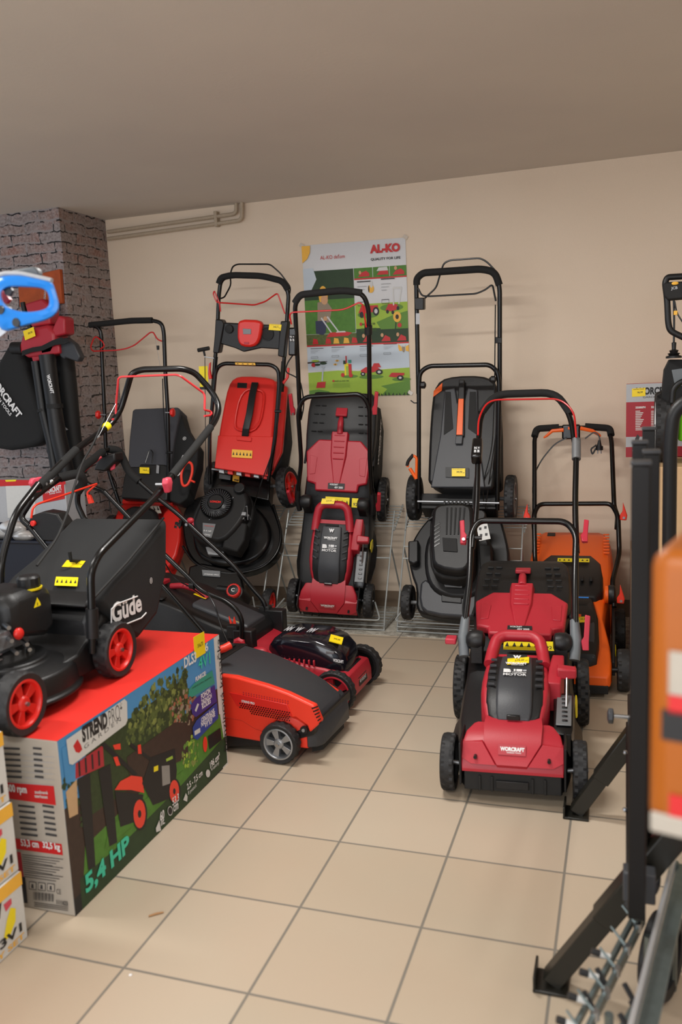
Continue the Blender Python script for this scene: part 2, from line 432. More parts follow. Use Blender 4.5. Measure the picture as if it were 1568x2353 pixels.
d.P([(.72, .0), (1, .0), (1, .14), (.88, .12), (.72, .09), (.78, .06)], 'hill_dark').P([(.74, .60), (1, .60), (1, .7), (.85, .68), (.7, .65)], 'hill_dark')
d.P([(0, 0), (.25, 0), (.2, .05), (.1, .07), (0, .06)], 'hill_dark').E(.42, .19, .08, .016, 'hill_dark').E(.63, .18, .12, .02, 'hill_dark').E(.92, .15, .09, .018, 'hill_dark').E(.85, .72, .11, .018, 'hill_dark').E(.62, .69, .1, .018, 'hill_dark')
for u in (.68, .84): d.R(u, .851, u + .004, .915, 'poster_paper')
d.up()
# child pushing a toy mower
d.E(.19, .785, .045, .04, 'sun_print').P([(.13, .76), (.22, .765), (.27, .73), (.24, .66), (.12, .66)], 'cloth_print').P([(.1, .67), (.21, .67), (.2, .59), (.17, .56), (.1, .58)], 'denim_print').E(.2, .68, .02, .012, 'skin_print').E(.2, .77, .035, .02, 'skin_print')
d.L([(.16, .685), (.26, .57)], .014, 'poster_paper').L([(.22, .69), (.33, .585)], .014, 'poster_paper').P([(.2, .545), (.42, .55), (.46, .57), (.4, .59), (.24, .585)], 'box_red').P([(.3, .58), (.4, .58), (.39, .60), (.31, .6)], 'label_white')
# small photos
for u, v in ((.6, .87), (.78, .875), (.93, .87)): d.P([(u - .06, v - .012), (u + .05, v - .012), (u + .05, v + .006), (u + .02, v + .025), (u - .03, v + .014)], 'box_red')
d.E(.56, .885, .012, .012, 'skin_print').P([(.72, .888), (.83, .888), (.82, .912), (.74, .91)], 'label_white').E(.9, .9, .014, .012, 'skin_print')
for u in (.09, .22, .3, .4, .48): d.P([(u - .03, .505), (u + .03, .505), (u + .02, .535), (u - .02, .54)], 'box_red' if u in (.22, .09, .48) else 'sun_print')
for u in (.6, .78, .93): d.E(u - .03, .545, .014, .012, 'skin_print').P([(u - .04, .508), (u + .05, .508), (u + .045, .53), (u, .545)], 'box_red')
# red tractor, toy mower, flower, bee, butterfly, caterpillar branch, spade set, trailer
d.P([(.53, .70), (.56, .735), (.72, .735), (.72, .705), (.58, .695)], 'box_red').E(.7, .705, .03, .022, 'print_black').E(.56, .69, .02, .016, 'print_black').up()
d.E(.7, .705, .016, .012, 'label_white')
d.P([(.79, .705), (.86, .70), (.92, .715), (.9, .735), (.82, .738)], 'box_red').L([(.87, .73), (.87, .80), (.95, .80), (.92, .735)], .012, 'label_white').E(.81, .70, .013, .01, 'print_black').E(.86, .695, .013, .01, 'print_black').E(.91, .715, .013, .01, 'print_black')
d.L([(.88, .6), (.89, .66)], .01, 'forest').E(.9, .672, .038, .027, 'sun_print').up().E(.9, .672, .016, .012, 'bark').E(.92, .63, .02, .012, 'box_red')
d.E(.66, .802, .03, .016, 'sun_print').E(.64, .802, .006, .014, 'print_black').E(.665, .82, .014, .014, 'label_white')
d.P([(.9, .485), (.93, .46), (.94, .42), (.91, .42), (.9, .45)], 'sun_print').P([(.97, .46), (1, .475), (1, .41), (.97, .42)], 'sun_print').E(.95, .44, .014, .034, 'cloth_print').E(.955, .47, .016, .012, 'label_white')
d.P([(0, .325), (.2, .34), (.2, .345), (0, .34)], 'bark').E(.06, .31, .022, .02, 'box_red').E(.1, .312, .03, .012, 'forest').E(.16, .325, .035, .014, 'forest').E(.08, .35, .04, .01, 'hill')
d.L([(.155, .28), (.14, .15)], .014, 'silver').P([(.09, .14), (.175, .145), (.165, .085), (.075, .085)], 'box_red').E(.157, .287, .018, .009, 'silver')
d.R(.37, .20, .41, .32, 'yellow').R(.41, .2, .44, .31, 'box_red').R(.36, .31, .39, .345, 'forest').R(.41, .32, .44, .35, 'teal').L([(.39, .32), (.39, .39)], .012, 'box_red').E(.35, .205, .018, .02, 'box_red').E(.43, .2, .02, .02, 'box_red').R(.385, .2, .41, .29, 'hill')
d.P([(.53, .245), (.58, .275), (.68, .28), (.72, .25), (.66, .225), (.54, .215)], 'box_red').P([(.64, .27), (.66, .31), (.71, .31), (.73, .27)], 'box_red').E(.55, .21, .024, .018, 'print_black').E(.61, .205, .022, .018, 'print_black').E(.71, .225, .034, .025, 'print_black').up().E(.71, .225, .016, .012, 'label_white').E(.55, .21, .01, .008, 'label_white')
d.P([(.8, .18), (.83, .215), (.95, .21), (.95, .19), (.86, .17)], 'box_red').E(.91, .165, .032, .024, 'print_black').up().E(.91, .165, .014, .011, 'label_white')
for u, v in ((.3, .345), (.28, .31)): d.E(u, v, .018, .009, 'sun_print').E(u, v, .004, .009, 'print_black')
# lettering
d.vm = lambda v: v; d.P([(0, .995), (.085, .995), (.08, .95), (.05, .91), (0, .885)], 'sun_print').T('AL-KO deťom', .18, .90, .42, .927, 'box_red', .0).T('QUALITY FOR LIFE', .67, .868, .95, .886, 'print_black', .02); d.vm = vmap
d.T('AL-KO', .665, .945, .95, .985, 'box_red', .06)
d.T('NÁŠ AL-KO TIP:', .27, .142, .41, .157, 'forest').T('NÁŠ AL-KO TIP:', .565, .637, .69, .65, 'forest').E(.255, .15, .012, .009, 'box_red').E(.55, .643, .012, .009, 'box_red')
for u, v in ((.04, .47), (.25, .475), (.53, .475), (.76, .485), (.53, .83), (.76, .835)):
    d.R(u, v - .0, u + .13, v + .004, 'ink')
    for k in range(3): d.R(u, v - .018 - .012 * k, u + (.09, .07, .05)[k], v - .0155 - .012 * k, 'pale_grey')
    for e in ((u, v - .095, u + .07, v - .093), (u, v - .079, u + .07, v - .077), (u, v - .095, u + .002, v - .077), (u + .068, v - .095, u + .07, v - .077)): d.R(*e, 'ink')
for k in range(4): d.R(.25, .125 - .012 * k, .25 + .17, .127 - .012 * k, 'hill_dark'); d.R(.55, .62 - .012 * k, .70, .622 - .012 * k, 'hill_dark')
for u in [i * .035 + .3 for i in range(20)]: d.P([(u, 0), (u + .02, 0), (u + .03 * random.random(), .02 + .02 * random.random())], 'forest')
d.b.build('printed_pictures', post, smooth=False)
for u, v in ((0, ph), (pw, ph - .01), (pw, 0)): B().box((u, -.002, v), (.028, .0006, .02), 'tape', R=Matrix.Rotation(.6, 3, 'Y')).build('clear_tape', post)
# ------------------------------------------------------------------ mower components
def wheel(par, c, r, w, side, rim='black', spokes=5, axis=(1, 0, 0), open_back=False, rr=.70, face='black_dull'):
    c = V(c); ax = V(axis).normalized() * side
    b = B(); h = w / 2
    prof = [(r * rr, -h * .9), (r * .93, -h), (r * .985, -h * .8), (r, -h * .35), (r, h * .35), (r * .985, h * .8), (r * .93, h), (r * rr, h * .9), (r * rr, -h * .9)]
    def wob(k, i):
        if i in (3, 4): return 1 if (k // 2 + (i == 4)) % 2 else .94
        if i in (2, 5): return 1 if (k // 2) % 2 else .96
        return 1
    o = V(c); t = ax; up = Vector((0, 0, 1)) if abs(t.z) < .9 else Vector((0, 1, 0)); up = (up - t * up.dot(t)).normalized(); sd = t.cross(up)
    R = [[o + t * hh + (up * math.cos(2 * PI * k / 72) + sd * math.sin(2 * PI * k / 72)) * q * wob(k, i) for k in range(72)] for i, (q, hh) in enumerate(prof)]
    b.loft(R, 'rubber', False); ty = b.build('wheel', par, angle=25)
    b = B(); R1 = r * rr
    b.lathe([(R1 * .98, -h * .5), (R1, h * .9), (R1 * .9, h * .95), (R1 * .82, h * .55), (R1 * .82, -h * .5)], c, ax, rim, 40)
    b.lathe([(R1 * .9, -h * .45), (R1 * .9, -h * .35)], c, ax, face, 40)
    b.lathe([(R1 * .34, -h * .4), (R1 * .34, h * .6), (R1 * .26, h * .85), (R1 * .1, h * .9)], c, ax, rim, 24)
    for k in range(spokes):
        a = 2 * PI * k / spokes + .3; dd = up * math.cos(a) + sd * math.sin(a); pp = t.cross(dd)
        wi, wo = R1 * .12, R1 * .23
        pts = [c + dd * R1 * .28 + pp * wi, c + dd * R1 * .86 + pp * wo, c + dd * R1 * .86 - pp * wo, c + dd * R1 * .28 - pp * wi]
        b.slab([p + t * h * .6 for p in pts], -t * h * .9, rim)
    b.build('wheel_rim', ty, .0015)
    b = B(); b.cyl(c + t * h * .5, c + t * (h + .004), r * .07, 'chrome', seg=10); b.build('axle_nut', ty)
    return ty
def solid_wheel(par, c, r, w, side, rim='black', axis=(1, 0, 0)):
    return wheel(par, c, r, w, side, rim, 6, axis, rr=.74)
def yplate(par, name, O, U, Vv, m, texts=(), marks=0, lift=.0008, tm='print_black'):
    """thin sticker with writing"""
    O, U, Vv = V(O), V(U), V(Vv); n = U.cross(Vv).normalized()
    b = B(); b.slab([O, O + U, O + U + Vv, O + Vv], n * lift, m)
    O2 = O + n * lift
    for t, u0, v0, u1, v1 in texts: b.text(t, O2 + U * u0 + Vv * v0, U * (u1 - u0), Vv * (v1 - v0), tm, .015, .0004)
    for k in range(marks):
        u = (k + .5) / marks
        b.poly([O2 + n * .0004 + U * (u - .28 / marks) + Vv * .3, O2 + n * .0004 + U * (u + .28 / marks) + Vv * .3, O2 + n * .0004 + U * (u + .0) + Vv * .75], tm)
    return b.build(name, par, smooth=False)
def tagpx(par, F, p0, n, a, b_, c, price, name='price_tag', mat='tag_yellow', marks=0, lift=.004):
    """sticker from three picture corners (lower left, lower right, upper left) on a plane of the thing"""
    A, Bq, C = V(F.pl(*a, p0, n)), V(F.pl(*b_, p0, n)), V(F.pl(*c, p0, n)); nn = V(n).normalized()
    if nn.dot(V(F.M.T @ (CAM - F.t)) - A) < 0: nn = -nn
    off = nn * lift; A, Bq, C = A + off, Bq + off, C + off
    T = [(price, .35, .38, .78, .68)] if price else []
    T += [('mower price each', .06, .84, .8, .93), ('EUR', .84, .38, .95, .5)] if price else []
    return yplate(par, name, A, Bq - A, C - A, mat, T, marks)
def textpx(b, F, p0, n, a, b_, t, h, m='white', bold=.02, lift=.003, shear=0):
    A, Bq = V(F.pl(*a, p0, n)), V(F.pl(*b_, p0, n)); nn = V(n).normalized()
    if nn.dot(V(F.M.T @ (CAM - F.t)) - A) < 0: nn = -nn
    u = Bq - A; v = nn.cross(u).normalized() * h
    b.text(t, A + nn * lift, u, v, m, bold, .0003)
def lever(par, p, length, m, up=(0, 0, 1), out=(1, 0, 0), name='clamp_lever'):
    p, up, out = V(p), V(up).normalized(), V(out).normalized(); sd = up.cross(out)
    b = B(); q = [p + out * .012 - sd * .011 - up * .012, p + out * .034 - sd * .008 - up * .012, p + out * .034 + up * .02, p + out * .04 + up * length, p + out * .022 + up * (length + .004), p + out * .017 + up * .035, p + out * .008 + up * .02]
    b.slab([x - sd * .009 for x in q], sd * .018, m)
    o = b.build(name, par, .003)
    B().cyl(p + out * .02 - sd * .012, p + out * .02 + sd * .0125, .006, 'chrome', seg=10).build('clamp_pin', o)
    return o
def Y3(p): return tuple(float(a) for a in p)
# ------------------------------------------------------------------ the crimson battery mower (two of them)
def battery_mower(F, label, grp, kind):
    t = thing('lawn_mower', F, label, 'lawn mower', grp)
    # black deck
    b = B()
    b.body([(-.055, .150, .035, .10), (-.02, .165, .03, .125), (.06, .178, .03, .165), (.16, .192, .03, .185), (.3, .195, .035, .22), (.42, .19, .04, .26), (.52, .187, .05, .33), (.6, .18, .08, .37), (.66, .17, .16, .36)], 'black', .22)
    b.lathe([(.16, .0), (.178, .02), (.185, .05), (.17, .09), (.10, .11)], (0, .24, .06), (0, 0, 1), 'black', 40)
    for s in (-1, 1):
        b.loft([[(s * .17, y, .03), (s * (.17 + k), y, .04), (s * (.175 + k), y, .09), (s * .17, y, .15)] for y, k in ((.06, .004), (.12, .03), (.2, .045), (.3, .045), (.38, .03), (.44, .004))], 'black')
    b.build('deck', t, .003)
    # skirt at the front
    b = B(); b.body([(-.088, .148, .045, .112), (-.06, .152, .035, .115)], 'black_dull', .1)
    b.box((0, -.091, .07), (.1, .008, .026), 'black')
    for x in (-.1, -.062, .062, .1): b.box((x, -.088, .07), (.008, .012, .05), 'black_dull')
    b.build('front_skirt', t, .002)
    # crimson nose with faceted centre panel
    b = B()
    b.body([(-.094, .154, .108, .118), (-.080, .158, .106, .155), (-.05, .158, .105, .19), (-.01, .150, .105, .212), (.03, .13, .105, .222)], 'crimson', .16)
    cp = [(-.092, -.03), (.092, -.03)]
    b.loft([[(-.088, .055, .20), (-.088, .055, .236), (.088, .055, .236), (.088, .055, .20)], [(-.088, .0, .19), (-.092, .0, .229), (.092, .0, .229), (.088, .0, .19)], [(-.086, -.055, .16), (-.088, -.062, .197), (.088, -.062, .197), (.086, -.055, .16)], [(-.045, -.09, .125), (-.046, -.1, .138), (.046, -.1, .138), (.045, -.09, .125)]], 'crimson')
    for s in (-1, 1):
        b.slab([(s * .092, -.06, .193), (s * .155, -.055, .188), (s * .155, -.088, .15), (s * .125, -.102, .138), (s * .05, -.104, .138)], (0, .02, .0), 'crimson')
    nose = b.build('front_cover', t, .003)
    for s in (-1, 1): B().cyl((s * .112, -.1, .158), (s * .112, -.085, .158), .0055, 'black_gloss', seg=10).build('screw_hole', nose)
    bb((-.160, -.02, .13), (.008, .15, .14), 'black', 'side_trim', t, .004); bb((.160, -.02, .13), (.008, .15, .14), 'black', 'side_trim', t, .004)
    # crimson engine shroud
    b = B()
    b.body([(.035, .088, .12, .226), (.08, .103, .12, .262), (.14, .112, .12, .295), (.2, .113, .12, .312), (.27, .11, .13, .324), (.34, .104, .15, .336)], 'crimson', .2)
    b.build('motor_shroud', t, .004)
    # black cover over the battery
    b = B()
    b.body([(.032, .062, .2, .232), (.05, .082, .2, .245), (.09, .094, .2, .278), (.15, .101, .2, .307), (.22, .101, .2, .325), (.3, .095, .2, .343), (.325, .09, .2, .344)], 'black', .26)
    b.build('battery_cover', t, .003)
    b = B()
    b.body([(.028, .05, .2, .238), (.05, .056, .2, .262), (.08, .058, .2, .288), (.12, .058, .2, .311), (.19, .057, .2, .331), (.26, .055, .2, .347), (.305, .052, .2, .353)], 'charcoal', .16)
    hat = b.build('battery_hatch', t, .003)
    bb((0, .022, .245), (.042, .01, .016), 'black_gloss', 'hatch_latch', hat, .002)
    B().cyl((-.035, .31, .352), (.035, .31, .352), .006, 'black_dull').build('hatch_hinge', hat)
    for s in (-1, 1):
        b = B()
        for k in range(5):
            y = .13 + .035 * k; z = .302 + .032 * k * .28 + .006
            b.loft([[(s * .066, y, z), (s * .066, y + .009, z + .002), (s * .09, y + .024, z - .004), (s * .09, y + .014, z - .006)], [(s * .066, y, z + .006), (s * .066, y + .009, z + .008), (s * .09, y + .024, z + .003), (s * .09, y + .014, z + .001)]], 'charcoal')
        b.build('vent_louvre', t, .001)
    # writing on the hatch: plane through the hatch slope
    p0, n = (0, .19, .333), (0, -.25, .97)
    vv = V((0, .97, .25))
    b = B()
    def tx(s_, x0, x1, y, h, bold=.03):
        o = V((x0, .19, .333)) + vv * y + V((0, 0, .0045)) * 1; b.text(s_, o, (x1 - x0, 0, 0), vv * h, 'white', bold, .0005)
    tx('WORCRAFT', -.036, .036, .045, .012, .06); tx('GARDEN TOOLS', -.016, .026, .039, .004)
    tx('B', -.040, -.014, -.005, .021, .09); tx('rushless', -.010, .036, -.005, .006, .03); tx('MOTOR', -.040, .037, -.022, .013, .02)
    if kind == 'rack' or True: tx('W', -.012, .016, .08, .02, .08)
    o = V((-.006, .19, .333)) + vv * .003 + V((0, 0, .005))
    for x0, x1 in ((0, .006), (.009, .028)): b.slab([o + V((x0, 0, 0)), o + V((x1, 0, 0)), o + V((x1, 0, 0)) + vv * .012, o + V((x0, 0, 0)) + vv * .012], (0, 0, .0006), 'white')
    b.slab([o + V((.031, 0, 0)) + vv * .002, o + V((.042, 0, 0)) + vv * .002, o + V((.042, 0, 0)) + vv * .01, o + V((.031, 0, 0)) + vv * .01], (0, 0, .0006), 'pale_grey')
    b.build('logo_lettering', hat, smooth=False)
    # nose badge
    b = B(); nn = V((0, -.86, .5)); vv2 = V((0, .5, .86)); o = V((-.042, -.0835, .165))
    b.slab([o, o + V((.084, 0, 0)), o + V((.084, 0, 0)) + vv2 * .032, o + vv2 * .032], nn * .002, 'crimson')
    b.text('WORCRAFT', o + V((.006, 0, 0)) + vv2 * .012 + nn * .002, (.074, 0, 0), vv2 * .013, 'white', .06, .0006)
    b.text('GARDEN TOOLS', o + V((.026, 0, 0)) + vv2 * .006 + nn * .002, (.044, 0, 0), vv2 * .004, 'white', .02, .0006)
    b.build('nose_badge', nose, smooth=False)
    # carrying handle
    b = B(); b.tube([(-.093, .29, .325), (-.088, .345, .350), (-.076, .395, .383), (-.05, .412, .394), (.05, .412, .394), (.076, .395, .383), (.088, .345, .350), (.093, .29, .325)], .0215, 'crimson', 14, .02)
    b.body([(.30, .108, .25, .33), (.345, .106, .26, .345)], 'crimson', .2)
    b.build('carry_handle', t, .003)
    # crimson knuckle with height lever
    b = B(); b.body([(.2, .022, .2, .30, .125), (.3, .024, .2, .335, .135), (.36, .02, .22, .345, .14)], 'crimson', .2); b.build('side_rib', t, .005)
    b = B(); b.loft([[(.135, .23, .30), (.135, .23, .34), (.135, .27, .345), (.135, .27, .305)], [(.2, .235, .303), (.2, .235, .335), (.2, .265, .34), (.2, .265, .308)]], 'crimson')
    lv = b.build('height_lever_knob', t, .006)
    B().cyl((.168, .24, .31), (.165, .14, .225), .004, 'chrome').build('lever_rod', lv)
    b = B(); b.body([(.03, .024, .12, .195, .155), (.05, .03, .12, .206, .155), (.22, .034, .14, .25, .158), (.24, .03, .14, .25, .158)], 'black_gloss', .1)
    b.slab([(.132, .055, .212), (.18, .055, .212), (.184, .215, .25), (.136, .215, .25)], (0, 0, .004), 'plate')
    for k in range(6): b.box((.16, .075 + .023 * k, .2225 + k * .0054), (.018, .009, .004), 'black_gloss')
    b.build('height_scale', t, .002)
    # rear flap, spine and catcher
    def fp(x, y, e=0): z = .376 + (y - .502) * .335; return (x, y, z + e)
    b = B(); b.slab([fp(*q) for q in ((-.115, .50), (.115, .50), (.118, .535), (.162, .545), (.178, .70), (.115, .765), (-.115, .765), (-.178, .70), (-.162, .545), (-.118, .535))], (0, 0.01, -.035), 'crimson'); fl = b.build('discharge_flap', t, .008)
    b = B(); b.loft([[fp(-.016, .535, .004), fp(.016, .535, .004), fp(.02, .535, -.01), fp(-.02, .535, -.01)], [fp(-.038, .68, .014), fp(.038, .68, .014), fp(.048, .68, -.01), fp(-.048, .68, -.01)], [fp(-.042, .80, .018), fp(.042, .80, .018), fp(.05, .80, -.01), fp(-.05, .80, -.01)]], 'crimson')
    for k in range(5): b.box(fp(0, .66 + .03 * k, .015), (.058, .006, .01), 'crimson')
    b.build('flap_spine', fl, .004)
    for s in (-1, 1): B().slab([fp(s * .15, .58, .0), fp(s * .12, .585, .0), fp(s * .115, .67, .0), fp(s * .155, .68, 0)], (0, 0, .003), 'crimson').build('flap_relief', fl, .002)
    b = B(); b.tube([fp(0, .79, .012), fp(0, .85, .016), fp(0, .88, .004)], [.018, .016, .012], 'crimson', 10); b.box(fp(0, .905, .008), (.062, .05, .016), 'crimson'); b.build('catcher_grip', t, .004)
    b = B(); st = []
    for y, hw, zt, zb in ((.60, .165, .36, .10), (.68, .185, .425, .09), (.8, .192, .468, .10), (.92, .190, .512, .14), (.98, .182, .534, .2), (1.02, .165, .535, .3)):
        st.append((y, hw, zb, zt))
    b.body(st, 'black', .14)
    for s in (-1, 1):
        for k in range(4):
            for j in range(2): b.box(fp(s * (.10 + .035 * j + .004 * k), .94 - .045 * k, .0), (.026, .005, .008), 'black_dull')
        b.box(fp(s * .187, .8, -.08), (.012, .3, .012), 'black_dull')
    cat = b.build('grass_catcher', t, .008)
    b = B(); b.loft([[(-.06, .86, .482), (.06, .86, .482), (.07, .86, .47), (-.07, .86, .47)], [(-.05, .98, .524), (.05, .98, .524), (.07, .98, .51), (-.07, .98, .51)]], 'charcoal'); b.build('catcher_recess', cat, .003)
    b = B(); b.loft([[(.186, y, z0), (.198, y + .02, z0 + .05), (.198, y + .02, z1 - .05), (.186, y, z1)] for y, z0, z1 in ((.62, .06, .35), (.8, .03, .45), (.96, .08, .5))], 'black_fabric')
    b.text('WORCRAFT', (.2, .70, .30), (0, .24, .08), (0, -.01, .045), 'white', .06, .003); b.text('GARDEN', (.2, .78, .285), (0, .1, .033), (0, -.004, .018), 'white', .03, .003)
    b.build('catcher_side_cloth', cat)
    # hinges
    for s in (-1, 1):
        b = B(); b.lathe([(.02, -.006), (.034, 0), (.038, .018), (.037, .04), (.03, .054), (.016, .062)], (s * .128, .435, .365), (s, 0, 0), 'black', 24); b.box((s * .15, .43, .33), (.044, .055, .09), 'black'); b.build('hinge_hub', t, .003)
        b = B(); b.tube([(s * .196, .41, .31), (s * .202, .445, .37), (s * .198, .50, .43)], [.019, .021, .017] if kind != 'rack' else [.014, .016, .014], 'mid_grey' if kind != 'rack' else 'black', 12); b.build('handle_socket', t)
        if s == 1 or kind == 'rack': lever(t, (s * .212, .43, .355), .11 if s == 1 else .09, 'lever_red' if kind != 'rack' else 'crimson', (0, .25, .97), (s, 0, 0))
        else: B().box((s * .245, .43, .365), (.04, .05, .022), 'lever_red').build('clamp_lever', t, .004)
    # wheels
    for s in (-1, 1):
        solid_wheel(t, (s * .205, 0, .092), .092, .044, s); wheel(t, ((-.125 if kind == 'rack' and s < 0 else s * .228), .59, .125), .125, .045, s, 'black', 6, face='black_dull', rr=.78)
        B().cyl((s * .15, 0, .085), (s * .2, 0, .092), .007, 'silver').build('axle', t)
    # stickers
    yplate(t, 'warning_label', (-.055, .425, .336), (.13, 0, 0), (0, .05, .022), 'yellow', (), 5)
    yplate(t, 'warning_label', (.088, .43, .335), (.038, 0, 0), (0, .045, .02), 'yellow', [('92', .2, .15, .8, .5)])
    yplate(t, 'rating_plate', fp(-.045, .51, .004), (.09, 0, 0), (0, .03, .01), 'print_black', [('WORCRAFT', .1, .6, .6, .9), ('40V 3000', .4, .1, .9, .45)], tm='white')
    b = B(); b.slab([(.197, .25, .16), (.2, .29, .15), (.2, .31, .2), (.197, .28, .23), (.195, .25, .21)], (.004, 0, 0), 'yellow'); b.build('side_warning', t)
    return t
HP0 = (0, .46, .40); HD = V((0, 1.136 - .46, 1.241 - .40)).normalized(); HN = (0, -HD.z, HD.y)
def hp(F, off=0): return lambda px, py: V(F.pl(px, py, (0, HP0[1] + HN[1] * off, HP0[2] + HN[2] * off), HN))
# ---- on the floor, front right
F5 = Fr(.455, 1.055, 0, .073)
m5 = battery_mower(F5, 'crimson and black battery mower standing on the floor tiles in front of the orange mower', 'crimson battery mowers', 'floor')
h = hp(F5)
b = B(); b.tube([(-.2, .47, .40), h(1080, 1330), h(1083, 1225), h(1100, 1196), h(1302, 1198), h(1325, 1228), h(1322, 1330), (.2, .47, .40)], .0125, 'tube', 12, .05); b.build('lower_handle', m5)
h2 = hp(F5, -.01)
b = B(); b.tube([h(1086, 1260), h2(1096, 1170), h2(1100, 1010)], .0115, 'tube', 12, .1); b.tube([h(1326, 1270), h2(1322, 1170), h2(1325, 1040)], .0115, 'tube', 12, .1)
b.tube([h2(1100, 1015), h2(1106, 950), h2(1138, 906), h2(1278, 902), h2(1312, 955), h2(1325, 1045)], .0115, 'tube', 12, .07); uh = b.build('upper_handle', m5)
B().tube([h2(1106, 950), h2(1138, 906), h2(1278, 902), h2(1312, 952)], .0165, 'foam', 12, .06).build('foam_grip', uh)
h3 = hp(F5, .02)
B().tube([h3(1099, 1000), h3(1100, 960), h3(1122, 919), h3(1288, 916), h3(1320, 945), h3(1325, 1005)], .004, 'redwire', 8, .05).build('stop_bail', m5)
b = B(); A = h2(1098, 1035); b.box(A + V((0, -.02, 0)), (.042, .05, .115), 'black_gloss', R=Matrix.Rotation(-.9, 3, 'X')); sw = b.build('switch_box', m5, .008)
yplate(sw, 'switch_label', h3(1090, 1040) + V((0, -.022, .0)), V((.026, 0, 0)), V((0, .02, .026)), 'print_black', [('B B', .1, .1, .9, .45), ('N +', .1, .6, .9, .9)], tm='white')
B().cyl(h2(1325, 1010), h2(1325, 1055), .018, 'plate').build('tube_clamp', m5)
B().tube([h2(1096, 1075), h2(1086, 1150), h2(1094, 1200), h(1078, 1320), h(1062, 1400), h(1070, 1440)], .0035, 'black_dull', 6, .1).build('cable', m5)
lever(m5, h(1078, 1242), .085, 'lever_red', HD, (-1, 0, 0)); lever(m5, h(1330, 1242), .085, 'lever_red', HD, (1, 0, 0))
b = B(); b.cyl(h(1090, 1236) - V((.03, 0, 0)), h(1090, 1236) + V((.03, 0, 0)), .008, 'black'); b.build('clamp_bolt', m5)
tagpx(m5, F5, (0, .30, .357), (0, -.25, .97), (1166, 1531), (1216, 1527), (1167, 1517), '579,00', lift=.006)
# ---- on the rack
F3 = Fr(-.724, 2.711, .125, .05, .957, .132)
m3 = battery_mower(F3, 'crimson and black battery mower tilted upright on a wire rack below the wall poster', 'crimson battery mowers', 'rack')
h = hp(F3); h2 = hp(F3, -.01); h3 = hp(F3, .02)
b = B(); b.tube([(-.2, .47, .40), h(693, 1060), h(685, 945), h(698, 912), h(832, 905), h(850, 935), h(850, 1060), (.2, .47, .40)], .0115, 'tube', 12, .05); b.build('lower_handle', m3)
b = B(); b.tube([h2(690, 960), h2(682, 780), h2(678, 700), h2(690, 677), h2(790, 667), h2(835, 674), h2(848, 710), h2(850, 945)], .0115, 'tube', 12, .05); uh = b.build('upper_handle', m3)
B().tube([h2(678, 696), h2(690, 677), h2(790, 667), h2(832, 673)], .0165, 'foam', 12, .05).build('foam_grip', uh)
B().tube([h3(670, 745), h3(664, 718), h3(790, 712), h3(826, 695), h3(834, 700), h3(842, 752)], .004, 'redwire', 8, .03).build('stop_bail', m3)
b = B(); b.box(h2(674, 785), (.04, .045, .135), 'black_gloss', R=Matrix.Rotation(-.9, 3, 'X')); sw = b.build('switch_box', m3, .008)
yplate(sw, 'switch_label', h3(666, 785) + V((0, 0, 0)), V((.026, 0, 0)), V((0, .02, .026)), 'print_black', [('B B', .1, .1, .9, .45), ('N +', .1, .6, .9, .9)], tm='white')
B().cyl(h2(847, 748), h2(847, 768), .019, 'black').build('tube_clamp', m3)
B().tube([h2(676, 812), h2(660, 835), h2(655, 855), h2(690, 870), h2(700, 930), h2(692, 965)], .0035, 'black_dull', 6, .1).build('cable', m3)
lever(m3, h(683, 950), .10, 'crimson', HD, (-1, 0, 0)); lever(m3, h(852, 945), .10, 'crimson', HD, (1, 0, 0))
tagpx(m3, F3, (0, .40, .41), (0, -.2, .98), (739, 1160), (769, 1160), (742, 1148), '259,99', lift=.02)
def S(par, F, name, px, z, depth, m, bev=.006, ck=0, n=(0, 0, 1), off=None, b=None, taper=0):
    """plate whose outline is read on the plane at height z (or through point z with normal n), thickness depth going inwards"""
    p0 = (0, 0, z) if isinstance(z, (int, float)) else z
    P = [F.pl(x, y, p0, n) for x, y in px]
    if ck: P = chaikin(P, ck)
    nn = V(n).normalized()
    if nn.dot(V(F.M.T @ (CAM - F.t)) - V(P[0])) < 0: nn = -nn
    bb_ = b or B(); bb_.slab(P, off if off else -nn * depth, m, taper)
    return bb_ if b else bb_.build(name, par, bev)
def T(par, F, name, px, z, r, m, fil=.05, n=(0, 0, 1), seg=12, closed=False):
    p0 = (0, 0, z) if isinstance(z, (int, float)) else z
    P = [q if len(q) == 3 else F.pl(*q, p0, n) for q in px]
    return B().tube(P, r, m, seg, fil, closed).build(name, par)
def pz(F, z, n=(0, 0, 1)):
    p0 = (0, 0, z) if isinstance(z, (int, float)) else z
    return lambda x, y: V(F.pl(x, y, p0, n))
HN4 = V((0, -.72, .69))
# ================================================================== tall black petrol mower with orange stripe (rack)
F = F4 = Fr(-.035, 2.67, .14, 0, .98, .03)
t = thing('lawn_mower', F, 'black petrol mower with an orange stripe on its catcher, tilted upright on a wire rack', 'lawn mower', 'petrol mowers on wire racks')
b = S(t, F, 'deck', [(937, 1273), (949, 1240), (966, 1212), (990, 1185), (1150, 1185), (1166, 1240), (1172, 1280), (1168, 1340), (1145, 1400), (1110, 1426), (1059, 1426), (979, 1413), (956, 1403), (958, 1352), (945, 1319)], .13, .09, 'black', .012, 1, b=B())
b.build('deck', t, .012)
S(t, F, 'deck_dome', [(975, 1240), (1010, 1200), (1100, 1200), (1135, 1250), (1130, 1330), (1090, 1375), (1010, 1372), (975, 1330)], .18, .07, 'black', .02, 2)
S(t, F, 'front_apron', [(968, 1322), (1010, 1352), (1080, 1352), (1120, 1330), (1135, 1400), (1100, 1420), (985, 1412), (962, 1390)], .16, .05, 'charcoal', .012, 1)
bd = S(t, F, 'maker_badge', [(1015, 1359), (1061, 1362), (1061, 1386), (1015, 1382)], .168, .01, 'black', .003)
